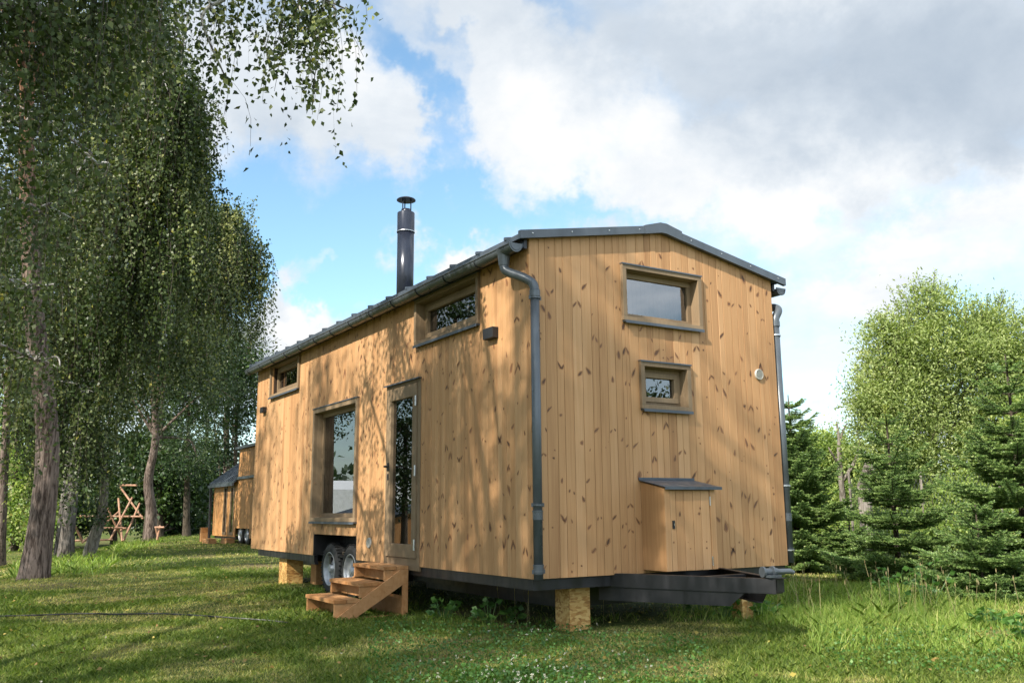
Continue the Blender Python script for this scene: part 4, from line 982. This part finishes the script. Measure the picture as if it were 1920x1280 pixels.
bush_tree('cherry_tree', cb, [tuple(P(1745, 960, 19)), tuple(P(1750, 800, 19)), tuple(P(1760, 640, 19))], [
    B_(1745, 660, 80, 19, 120), B_(1690, 740, 75, 18.6, 110), B_(1800, 720, 85, 19.4, 120), B_(1740, 580, 45, 19, 46), B_(1660, 700, 50, 18.6, 44), B_(1655, 820, 60, 18.4, 60), B_(1880, 690, 62, 19.6, 70), B_(1840, 640, 50, 19.4, 50), B_(1780, 840, 90, 19, 110), B_(1880, 800, 80, 19.5, 90), B_(1690, 640, 34, 18.6, 26), B_(1930, 760, 80, 19.8, 90), B_(1905, 640, 60, 19.8, 60), B_(1850, 600, 36, 19.5, 24), B_(1650, 620, 26, 18.6, 14), B_(1700, 880, 70, 18.8, 70), B_(1630, 760, 40, 18.4, 30)],
    .080, M_CHERRY, 61, 'tall light green leafy tree with upright shoots at the right', per=95, crad=.22, r0=.15, width=.40, updir=.1, shoots=16, tb=(.5, .13))
def shrub(px, py, d, blobs, seed, lab, mat=None, leaf=.08, per=75, crad=.2, grp='shrubs along the right hedge', width=.5):
    return bush_tree('shrub', Gp(px, py, d), None, blobs, leaf, mat or M_SHRUB, seed, lab, 'shrub', per, crad, .05, width, group=grp, updir=.2, shoots=3)
shrub(1545, 1060, 22, [B_(1545, 910, 50, 22, 90), B_(1530, 850, 42, 22, 70), B_(1570, 860, 40, 22, 60), B_(1500, 900, 50, 22, 80), B_(1560, 1000, 45, 22, 50), B_(1590, 900, 40, 22.5, 45)], 62, 'bright shrub in the gap between the half hidden fir and the bare snag')
shrub(1620, 1060, 18.5, [B_(1610, 960, 50, 20, 60), B_(1640, 1010, 50, 18.5, 50), B_(1600, 1030, 45, 18.5, 40)], 63, 'rounded shrub around the foot of the old wooden post')
shrub(1800, 1060, 16.5, [B_(1800, 960, 55, 17.5, 66), B_(1860, 930, 60, 17.5, 66), B_(1900, 1000, 50, 16.5, 50), B_(1760, 1000, 50, 17, 50)], 64, 'dense hedge shrub between the free fir and the right edge', mat=M_SHRUB)
shrub(1850, 1000, 22, [B_(1840, 860, 60, 22, 80), B_(1910, 870, 60, 22, 80), B_(1700, 900, 60, 22, 70), B_(1640, 900, 50, 22, 55)], 65, 'tall background hedge shrub below the light green tree')
for (px, seed, lab) in ((1960, 66, 'hedge shrub beyond the right edge fir'),):
    shrub(px, 1040, 18, [B_(px, 800, 80, 18, 100), B_(px - 20, 920, 80, 18, 90), B_(px, 1000, 70, 17, 60)], seed, lab)
# bare snag
sb = Gp(1580, 1060, 19.5); t = thing('dead_snag', sb, 'bare forked dead stem above the shrubs, left of the old post', 'dead tree'); k = MB()
def br(pts, r0, r1): k.tube(smooth_path([P(x, y, 19.5 + dz) for x, y, dz in pts], 4), np.linspace(r0, r1, (len(pts) - 1) * 4 + 1).tolist(), 8)
br([(1584, 1060, 0), (1582, 960, 0), (1574, 860, 0), (1573, 820, 0), (1568, 790, .1)], .09, .015); br([(1573, 830, 0), (1582, 805, 0), (1588, 793, 0)], .035, .01); br([(1580, 900, 0), (1600, 870, .2), (1612, 835, .2), (1606, 810, .2)], .05, .012); br([(1578, 880, 0), (1560, 850, -.2), (1553, 838, -.2)], .03, .01); k.build('stem', M_BARKG, t, smooth=True)
pb = Gp(1631, 1060, 17.2); t = thing('old_post', pb, 'weathered grey wooden post stub rising behind the free standing fir', 'post'); k = MB()
w_ = P(1631, 870, 17.2); k.tube([(pb[0], pb[1], pb[2]), (pb[0], pb[1], w_[2] - .4), (w_[0], w_[1], w_[2] - .03), (w_[0], w_[1], w_[2])], [.14, .13, .115, .09], 7); k.build('post', M_BARKG, t)
# wire mesh fence
A_ = P(1600, 1000, 17.8); Bf = P(2050, 1000, 15.6); t = thing('wire_fence', (A_[0], A_[1], H(A_[0], A_[1])), 'faint chain link fence behind the right firs', 'fence'); k = MB()
n = 60
for i in range(n):
    for s in (0, 1):
        a0 = A_ + (Bf - A_) * (i / n); a1 = A_ + (Bf - A_) * min(1, max(0, (i + (8 if s else -8)) / n)); k.tube([(a0[0], a0[1], -.4), (a1[0], a1[1], 1.15)], .0022, 3)
k.build('wire_mesh', M_PIPE, t)
for f in (0, .33, .66, 1): a0 = A_ + (Bf - A_) * f; k = MB(); k.tube([(a0[0], a0[1], -.6), (a0[0], a0[1], 1.25)], .025, 8); k.build('fence_post', M_BARKG, t)

# trees mirrored in the gable windows and closing the view behind the camera
bush_tree('broadleaf_tree', (17, 15, H(17, 15)), [(17, 15, 1.5), (17, 15, 3)], [((17, 15, 2.6), (2.5, 2.5, 1.6), 190), ((14.5, 17, 2.4), (2, 2, 1.4), 110), ((20, 12.5, 2.4), (2.2, 2.2, 1.5), 110)], .2, M_OAK, 71, 'dark tree mirrored in the small gable window', per=45, crad=.45)
for i_, (x, y, z, r_, n_, lab) in enumerate(((-25.2, -7.4, 5.2, (.9, .9, 2.0), 60, 'leafy tree mirrored in the upper right of the big window'), (-19.5, -7.9, 3.2, (1.7, 1.2, 2.7), 260, 'dark tree mirrored in the door glass'), (-15.2, -7.2, 5.8, (1.8, 1.3, 1.6), 120, 'tree mirrored in the upper window nearest the gable'), (-31, -7.9, 6.0, (2, 1.3, 2.0), 110, 'tree mirrored in the small far upper window'))):
    bush_tree('broadleaf_tree', (x, y, H(x, y)), [(x, y, z - r_[2]), (x, y, z)], [((x, y, z), r_, n_)], .13, M_OAK, 170 + i_, lab, per=45, crad=.3)
bush_tree('broadleaf_tree', (-25, -17, H(-25, -17)), [(-25, -17, 2), (-25, -17, 6)], [((-25, -17, 5.5), (3, 3, 1.7), 80), ((-27, -15, 6.8), (2.5, 2.5, 1.2), 60), ((-22, -18, 7), (2.5, 2.5, 1.4), 60)], .22, M_OAK, 72, 'tree mirrored in the upper part of the big window', per=45, crad=.5)

# climbing frame of peeled poles
t = thing('climbing_frame', Gp(215, 1014, 31), 'climbing frame of crossed peeled wooden poles among the trees', 'climbing frame')
POL = [((150, 967, 31), (268, 968, 31)), ((140, 984, 30), (155, 1016, 30.2)), ((154, 1017, 29.8), (225, 957, 31.3)), ((200, 947, 30.4), (230, 1014, 30.6)), ((222, 934, 31.6), (229, 1014, 30.2)), ((206, 1012, 30.2), (248, 932, 31.2)), ((231, 1015, 30.4), (262, 943, 31.6)), ((225, 912, 32), (268, 972, 31.2)), ((224, 909, 32), (256, 909.5, 31)), ((141, 1013, 31), (211, 1011, 31)), ((182, 990, 30), (230, 989, 30.5)), ((228, 990, 31), (244, 989.5, 31)), ((290, 988, 31), (308, 988, 31)), ((292, 988, 31), (297, 1012, 31)), ((300, 985, 31.2), (294, 1012, 30.8))]
for a, b in POL:
    k = MB(); k.tube([P(*a), P(*b)], .034, 8); k.build('pole', M_POLE, t)
k = MB(); k.tube([P(250, 972, 31), P(249, 988, 31)], .012, 5); k.build('rope', M_TWIG, t); k = MB(); k.tube([P(254, 972, 31), P(255, 988, 31)], .012, 5); k.build('rope', M_TWIG, t)

# far woods closing the horizon
g = np.random.default_rng(91); V, T = [], []
for i in range(520):
    a = g.uniform(0, 2 * np.pi); rr = g.uniform(85, 130); c = np.array([-4 + rr * np.cos(a), rr * np.sin(a), 0]); hh = g.uniform(2.5, 5.5)
    q = c + g.normal(size=(110, 3)) * [2.6, 2.6, hh * .45] + [0, 0, hh * .5 - 1]
    V.append(rhombs(q, g.uniform(.7, 1.5, 110), g.normal(size=(110, 3)), width=.7, g=g)); T.append(g.uniform(0, 1, 110))
tag(quads('far_woods', np.concatenate(V), np.concatenate(T), M_FARWOOD), 'low dark line of distant woods along the horizon', 'woods', kind='stuff')

# ---------------- grass -------------------------------------------------------------------
def blades(xy, hgt_, wid, g, lean=.5, seg2=True):
    n = len(xy); z = hgt(xy[:, 0], xy[:, 1]); p = np.stack([xy[:, 0], xy[:, 1], z - .004], -1)
    a = g.uniform(0, 6.28, n); s = np.stack([np.cos(a), np.sin(a), np.zeros(n)], -1) * wid[:, None] * .5
    d = np.stack([g.normal(size=n) * lean, g.normal(size=n) * lean, np.ones(n)], -1); d = unit(d) * hgt_[:, None]; d2 = d * .55
    bend = np.stack([d[:, 0], d[:, 1], -.25 * np.abs(d[:, 2])], -1) * .5
    tip = p + d + bend
    return np.stack([p - s, p + s, p + d2 + s * .7, tip, p + d2 - s * .7], 1)
def vnoise(x, y, sc, seed):
    r = np.random.default_rng(seed); n = 64; G = r.random((n, n)); u = x * sc; v = y * sc; i = np.floor(u).astype(int); j = np.floor(v).astype(int); fu = sstep(u - i); fv = sstep(v - j); i %= n; j %= n; i2 = (i + 1) % n; j2 = (j + 1) % n
    return G[i, j] * (1 - fu) * (1 - fv) + G[i2, j] * fu * (1 - fv) + G[i, j2] * (1 - fu) * fv + G[i2, j2] * fu * fv
def wedge(n, d0, d1, g, pw=.5, x0=-380, x1=2300):
    """random ground points in front of the camera between depths"""
    d = (g.uniform(d0 ** (2 * pw), d1 ** (2 * pw), n)) ** (1 / (2 * pw)); px = g.uniform(x0, x1, n); w = CAM + d[:, None] * (FW + RT * ((px - 960) / F)[:, None]); return w[:, :2], d
g = np.random.default_rng(101); V, T = [], []
for (n, d0, d1, hb, wb) in ((270000, 3.6, 9, .042, .005), (190000, 9, 18, .055, .010), (110000, 18, 45, .07, .022)):
    xy, d = wedge(n, d0, d1, g, .5)
    under = (xy[:, 0] > -8.1) & (xy[:, 0] < -.05) & (xy[:, 1] > .25) & (xy[:, 1] < 2.9)
    dry = sstep((vnoise(xy[:, 0], xy[:, 1], .8, 1) * .6 + vnoise(xy[:, 0], xy[:, 1], 2.7, 2) * .4 - .43) * 5)
    keep = (~under | (g.random(n) < .12)) & (g.random(n) > dry * .35); xy, d, dry = xy[keep], d[keep], dry[keep]
    lush = vnoise(xy[:, 0], xy[:, 1], 1.3, 3)
    h_ = hb * g.uniform(.5, 1.35, len(xy)) * (1 - .45 * dry) * (.7 + .8 * lush); V.append(blades(xy, h_, wb * g.uniform(.6, 1.2, len(xy)), g, .55)); T.append(np.clip(.28 + .5 * dry + g.normal(size=len(xy)) * .16 - .15 * (lush - .5), 0, 1))
tag(quads('grass', np.concatenate(V), np.concatenate(T), M_GRASS, k=5), 'short mown lawn grass with dry patches in front of the houses', 'grass', kind='stuff')
# tall grass: right side, drawbar, under the fir trees, foot of the left trunks
def patch(regs, g):
    xs = []
    for (px0, px1, d0, d1, n) in regs:
        d = g.uniform(d0, d1, n); px = g.uniform(px0, px1, n); w = CAM + d[:, None] * (FW + RT * ((px - 960) / F)[:, None]); xs.append(w[:, :2])
    return np.concatenate(xs)
xy = patch([(1400, 1980, 8.2, 12.6, 30000), (1480, 1980, 6.8, 9, 9500), (1230, 1480, 8.6, 11, 2000), (800, 1180, 8.6, 9.2, 260)], g)
kp = vnoise(xy[:, 0], xy[:, 1], 1.6, 8) + .35 * g.random(len(xy)) > .42; xy = xy[kp]
hh = g.uniform(.05, .15, len(xy)) * (1 + (g.random(len(xy)) < .06) * 1.2) * (.5 + .7 * vnoise(xy[:, 0], xy[:, 1], 1.1, 9))
tag(quads('tall_grass', blades(xy, hh, g.uniform(.003, .0065, len(xy)), g, .38), np.clip(.4 + g.normal(size=len(xy)) * .25, 0, 1), M_TALL, k=5), 'taller unmown bright grass on the right and under the drawbar', 'tall grass', kind='stuff')
xy = patch([(60, 460, 15.5, 24, 2600), (240, 480, 24, 33, 2200)], g)
yc = np.interp(xy[:, 0], CX, CY); kp = np.abs(xy[:, 1] - yc) < 1.2; xy = xy[kp]
tag(quads('rough_grass', blades(xy, g.uniform(.1, .28, len(xy)), g.uniform(.012, .02, len(xy)), g, .4), np.clip(.4 + g.normal(size=len(xy)) * .2, 0, 1), M_TALL, k=5), 'rough longer grass around the foot of the left trunks', 'rough grass', kind='stuff')
# seed heads
xy = patch([(1380, 1960, 8.6, 12.3, 90), (1150, 1500, 8.6, 11, 34), (930, 1160, 8.3, 9.0, 9)], g); V = []
st_ = []
for x, y in xy:
    z = H(x, y); h_ = g.uniform(.22, .42); lx, ly = g.normal(size=2) * .05
    a = np.array([x, y, z]); b = np.array([x + lx, y + ly, z + h_]); s = unit(np.array([g.normal(), g.normal(), 0])) * .0022
    st_.append(np.stack([a - s, a + s, b + s, b - s]))
    for r_ in range(3):
        s = unit(np.array([g.normal(), g.normal(), 0])) * .007; V.append(np.stack([b + [0, 0, -.005], b + s + [0, 0, .02], b + [0, 0, .05], b - s + [0, 0, .02]]))
o = quads('seed_stalks', np.array(st_ + V), g.random(len(st_) + len(V)), M_SEED); tag(o, 'pale seed heads on thin stalks standing out of the tall grass', 'seed heads', kind='stuff')
# clover leaves + flowers in the foreground
xy = patch([(700, 1300, 5.2, 7.6, 4500), (860, 1100, 5.0, 6.2, 1500), (700, 1100, 7.6, 8.6, 1200), (1500, 1900, 6, 8, 1200)], g); V = []; z = hgt(xy[:, 0], xy[:, 1]) + g.uniform(.02, .06, len(xy))
p = np.stack([xy[:, 0], xy[:, 1], z], -1); ax = g.normal(size=p.shape) * [1, 1, .25] + [0, 0, .15]
o = quads('clover_leaves', rhombs(p, g.uniform(.014, .028, len(p)), ax, width=.9, g=g), np.clip(.5 + g.normal(size=len(p)) * .25, 0, 1), M_WEED); tag(o, 'low clover leaves mixed into the foreground lawn', 'clover', kind='stuff')
xy = patch([(780, 1200, 5.1, 6.6, 60), (900, 1120, 5.0, 6.0, 50), (860, 1120, 7, 8.6, 16), (0, 700, 5, 9, 8)], g); z = hgt(xy[:, 0], xy[:, 1]) + g.uniform(.05, .085, len(xy)); c = np.stack([xy[:, 0], xy[:, 1], z], -1)
q = np.repeat(c, 14, 0); o = quads('clover_flowers', rhombs(q + g.normal(size=q.shape) * .003, g.uniform(.005, .009, len(q)), g.normal(size=q.shape) + [0, 0, .4], width=.6, g=g), g.random(len(q)), M_CLOVER); tag(o, 'small white clover flower heads scattered in the foreground lawn', 'clover flowers', kind='stuff')
xy, d_ = wedge(900, 4.5, 18, g, .5); c = np.stack([xy[:, 0], xy[:, 1], hgt(xy[:, 0], xy[:, 1]) + g.uniform(.02, .045, len(xy))], -1)
o = quads('fallen_leaves', rhombs(c, g.uniform(.02, .045, len(c)), g.normal(size=c.shape) * [1, 1, .2], width=.7, g=g), g.random(len(c)), M_DRYLEAF); tag(o, 'yellow and brown fallen birch leaves strewn over the lawn', 'fallen leaves', kind='stuff')
# broad leaf weeds
def weed(px, d, seed, lab, hgt__=.3, n=16, size=.07, flowers=False):
    g = np.random.default_rng(seed); b = CAM + d * (FW + RT * (px - 960) / F); z0 = H(b[0], b[1]); t = thing('weed_plant', (b[0], b[1], z0), lab, 'weed', 'broad leaved weeds at the edge of the lawn')
    k = MB(); V = []
    for i in range(n):
        a = g.uniform(0, 6.28); r_ = g.uniform(.02, .20) * hgt__ / .3; h_ = g.uniform(.25, 1) * hgt__ * (1 - r_ * 1.2); e = np.array([b[0] + math.cos(a) * r_, b[1] + math.sin(a) * r_, z0 + h_])
        k.tube([(b[0] + math.cos(a) * r_ * .3, b[1] + math.sin(a) * r_ * .3, z0 - .01), e], .003, 4)
        for s in range(3): V.append(rhombs(e[None], [size * g.uniform(.6, 1.2)], np.array([[math.cos(a + (s - 1) * .9), math.sin(a + (s - 1) * .9), g.uniform(-.2, .35)]]), width=.85, g=g)[0])
    k.build('stems', M_WEED, t); quads('leaves', np.array(V), np.clip(.5 + g.normal(size=len(V)) * .25, 0, 1), M_WEED, t)
for i, (px, d, h_, lab) in enumerate(((1290, 9.4, .22, 'broad leaved weed under the cut end of the near drawbar beam'), (1330, 9.0, .2, 'leafy weed left of the tall grass below the drawbar'), (1385, 9.8, .34, 'taller weed growing just below the drawbar tip'), (1400, 9.0, .24, 'weed clump at the left border of the tall grass'), (1640, 10.6, .45, 'tall leafy weed in front of the free standing fir'), (1690, 10.2, .62, 'pale stalked weed reaching up before the free standing fir'), (835, 9.1, .20, 'weed with broad leaves at the shadow edge right of the steps'), (915, 8.8, .24, 'bright leafed weed midway between steps and near block'), (950, 8.9, .2, 'small weed close left of the near support block'), (1800, 8.4, .2, 'low weed in the tall grass before the low fir'), (1865, 7.4, .2, 'broad leaved weed at the right foreground border'))):
    weed(px, d, 200 + i, lab, h_)

# ================================================================== sun and sky
SUN = Vector((.45, -1.2, 1.0)).normalized()
sd = bpy.data.lights.new('sun', 'SUN'); sd.energy = 5.0; sd.angle = R(.55); sd.color = (1, .93, .82)
so = bpy.data.objects.new('sun', sd); COL.objects.link(so); so.rotation_euler = SUN.to_track_quat('Z', 'Y').to_euler(); so.location = (0, -10, 20)
wd = bpy.data.worlds.new('World'); SC.world = wd; wd.use_nodes = True; nt = wd.node_tree; nt.nodes.clear()
out = nt.nodes.new('ShaderNodeOutputWorld')
sky = nt.nodes.new('ShaderNodeTexSky'); sky.sky_type = 'NISHITA'; sky.sun_disc = False
sky.sun_elevation = math.asin(SUN.z); sky.sun_rotation = math.atan2(SUN.x, SUN.y); sky.air_density = 1.0; sky.dust_density = .6; sky.ozone_density = 1.6
bg = nt.nodes.new('ShaderNodeBackground'); bg.inputs[1].default_value = .10
tc = nt.nodes.new('ShaderNodeTexCoord'); D = tc.outputs['Generated']
sx = nt.nodes.new('ShaderNodeSeparateXYZ'); nt.links.new(D, sx.inputs[0])
zz_ = mathn(nt, 'ADD', mathn(nt, 'MAXIMUM', sx.outputs[2], 0.0), .30)
cb_ = nt.nodes.new('ShaderNodeCombineXYZ'); nt.links.new(mathn(nt, 'DIVIDE', sx.outputs[0], zz_), cb_.inputs[0]); nt.links.new(mathn(nt, 'DIVIDE', sx.outputs[1], zz_), cb_.inputs[1])
def wn(sc, det, rough, loc=(0, 0, 0), dist=0.0):
    mp = nt.nodes.new('ShaderNodeMapping'); mp.inputs['Location'].default_value = loc; nt.links.new(cb_.outputs[0], mp.inputs[0])
    n = nt.nodes.new('ShaderNodeTexNoise'); n.inputs['Scale'].default_value = sc; n.inputs['Detail'].default_value = det; n.inputs['Roughness'].default_value = rough; n.inputs['Distortion'].default_value = dist
    nt.links.new(mp.outputs[0], n.inputs['Vector']); return n.outputs[0]
# wobble the direction so that the cloud banks have broken edges
wob = nt.nodes.new('ShaderNodeTexNoise'); wob.inputs['Scale'].default_value = 5.5; wob.inputs['Detail'].default_value = 6; wob.inputs['Roughness'].default_value = .62; nt.links.new(D, wob.inputs['Vector'])
sub = nt.nodes.new('ShaderNodeVectorMath'); sub.operation = 'SUBTRACT'; nt.links.new(wob.outputs['Color'], sub.inputs[0]); sub.inputs[1].default_value = (.5, .5, .5)
scl = nt.nodes.new('ShaderNodeVectorMath'); scl.operation = 'SCALE'; nt.links.new(sub.outputs[0], scl.inputs[0]); scl.inputs['Scale'].default_value = .30
adw = nt.nodes.new('ShaderNodeVectorMath'); nt.links.new(D, adw.inputs[0]); nt.links.new(scl.outputs[0], adw.inputs[1]); DW = adw.outputs[0]
def bank(px, py, rx, ry, amp, rot=0, src=None):
    """soft elliptical bank of cloud (or gap) centred on a sky direction, radii in radians"""
    d = unit(FW + RT * (px - 960) / F + UP * (640 - py) / F); r_ = unit(np.cross(d, [0, 0, 1.])); u_ = np.cross(r_, d)
    c, s = math.cos(rot), math.sin(rot); r2 = r_ * c + u_ * s; u2 = -r_ * s + u_ * c
    def dot(v):
        n = nt.nodes.new('ShaderNodeVectorMath'); n.operation = 'DOT_PRODUCT'; nt.links.new(src or DW, n.inputs[0]); n.inputs[1].default_value = tuple(v); return n.outputs['Value']
    a = mathn(nt, 'DIVIDE', dot(r2), rx / F); b = mathn(nt, 'DIVIDE', dot(u2), ry / F)
    q = mathn(nt, 'ADD', mathn(nt, 'MULTIPLY', a, a), mathn(nt, 'MULTIPLY', b, b)); e = mathn(nt, 'EXPONENT', mathn(nt, 'MULTIPLY', q, -1.0))
    front = mathn(nt, 'GREATER_THAN', dot(d), 0.0); return mathn(nt, 'MULTIPLY', mathn(nt, 'MULTIPLY', e, front), amp)
def total(parts):
    t = parts[0]
    for p in parts[1:]: t = mathn(nt, 'ADD', t, p)
    return t
n1 = wn(1.6, 9, .58, (3.1, 1.7, 0), .3); n2 = wn(5.0, 8, .6, (7, 2, 0), .2)
cov = total([mathn(nt, 'MULTIPLY', n1, 1.0), mathn(nt, 'MULTIPLY', n2, .50), mathn(nt, 'ADD', -.075, 0.0)] + [bank(*a) for a in (
    (430, 400, 90, 130, -.4), (530, 480, 110, 45, -.25, .1), (780, 210, 40, 130, -.40, .5), (830, 330, 50, 60, -.3), (640, 430, 150, 50, -.3), (930, 400, 190, 40, -.3), (1300, 440, 60, 30, -.2), (640, 545, 110, 70, -.45, .3), (700, 500, 60, 60, -.25), (1190, 400, 150, 30, -.3), (1360, 500, 120, 60, -.34), (1540, 470, 90, 60, -.3), (1510, 680, 80, 60, -.3), (1880, 600, 60, 60, -.2), (1300, 180, 120, 50, -.25), (1050, 60, 90, 40, -.2), (1500, 250, 70, 40, -.2), (1700, 430, 90, 40, -.25), (640, 330, 70, 60, -.2), (660, 60, 60, 90, -.22), (850, 130, 30, 60, -.3),
    (560, 610, 90, 60, .75, -.4), (480, 560, 60, 120, .5), (590, 480, 70, 26, .45, .1), (830, 460, 55, 50, .5), (700, 560, 30, 30, .3), (600, 220, 110, 130, .42), (720, 280, 90, 60, .3), (420, 200, 60, 140, .3), (500, 100, 90, 90, .3), (900, 180, 90, 160, .3), (1500, 330, 330, 160, .24), (1100, 130, 300, 150, .18), (1650, 560, 260, 120, .18), (1750, 150, 300, 220, .32), (980, 250, 150, 90, .15))])
cov = mathn(nt, 'ADD', cov, -.02)
mask = nt.nodes.new('ShaderNodeMapRange'); mask.interpolation_type = 'SMOOTHSTEP'; mask.inputs[1].default_value = .34; mask.inputs[2].default_value = .92; nt.links.new(cov, mask.inputs[0])
# cloud brightness: white tops, blue-grey undersides
n3 = wn(1.1, 7, .6, (1.3, 5.2, 0), .4); n4 = wn(3.2, 7, .62, (9.3, 3.2, 0), .3)
gr = total([mathn(nt, 'MULTIPLY', n3, .60), mathn(nt, 'MULTIPLY', n4, .85), mathn(nt, 'ADD', -.16, 0.0)] + [bank(*a) for a in (
    (1800, 240, 260, 170, .42, -.3), (1380, 90, 300, 90, .26, -.2), (1860, 60, 200, 120, .2), (1000, 90, 150, 90, .10), (450, 260, 60, 110, .16), (1530, 100, 100, 90, .10), (500, 620, 40, 60, .12), (1540, 760, 90, 60, .10),
    (1620, 500, 260, 110, -.32, -.35), (1100, 300, 170, 100, -.22), (560, 600, 90, 50, -.30), (600, 480, 70, 30, -.25), (840, 460, 60, 50, -.25), (620, 110, 100, 110, -.20), (1480, 380, 170, 70, -.18, .4), (1880, 420, 90, 60, -.2), (1560, 660, 100, 60, -.12))])
gr = mathn(nt, 'MULTIPLY', gr, .62)
cc = ramp(nt, gr, [(.19, (.97, .965, .955)), (.33, (.79, .835, .88)), (.48, (.60, .67, .75)), (.75, (.42, .50, .60))])
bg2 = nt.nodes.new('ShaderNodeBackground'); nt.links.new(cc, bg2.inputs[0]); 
# unseen cloud behind the camera is given extra brightness to fill-light the gable
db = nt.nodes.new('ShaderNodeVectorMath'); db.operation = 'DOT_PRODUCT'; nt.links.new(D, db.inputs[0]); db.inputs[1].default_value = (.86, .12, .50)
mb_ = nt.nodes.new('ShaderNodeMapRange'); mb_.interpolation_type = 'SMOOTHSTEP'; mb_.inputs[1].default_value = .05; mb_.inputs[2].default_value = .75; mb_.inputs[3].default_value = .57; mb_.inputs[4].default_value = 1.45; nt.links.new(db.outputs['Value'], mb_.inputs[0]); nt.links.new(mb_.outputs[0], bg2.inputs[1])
skc = mixc(nt, 1.0, sky.outputs[0], (1.28, 1.46, 1.38), 'MULTIPLY'); nt.links.new(skc, bg.inputs[0])
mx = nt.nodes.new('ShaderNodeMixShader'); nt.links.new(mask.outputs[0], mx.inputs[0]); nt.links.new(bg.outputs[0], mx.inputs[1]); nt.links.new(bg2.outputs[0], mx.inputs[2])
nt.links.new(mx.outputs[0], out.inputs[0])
vs_ = SC.view_settings; vs_.view_transform = 'Standard'; vs_.look = 'None'; vs_.gamma = 1; vs_.exposure = .95; vs_.use_curve_mapping = False
SC.cycles.max_bounces = 5; SC.cycles.transparent_max_bounces = 8; SC.cycles.diffuse_bounces = 2; SC.cycles.glossy_bounces = 2; SC.cycles.transmission_bounces = 4
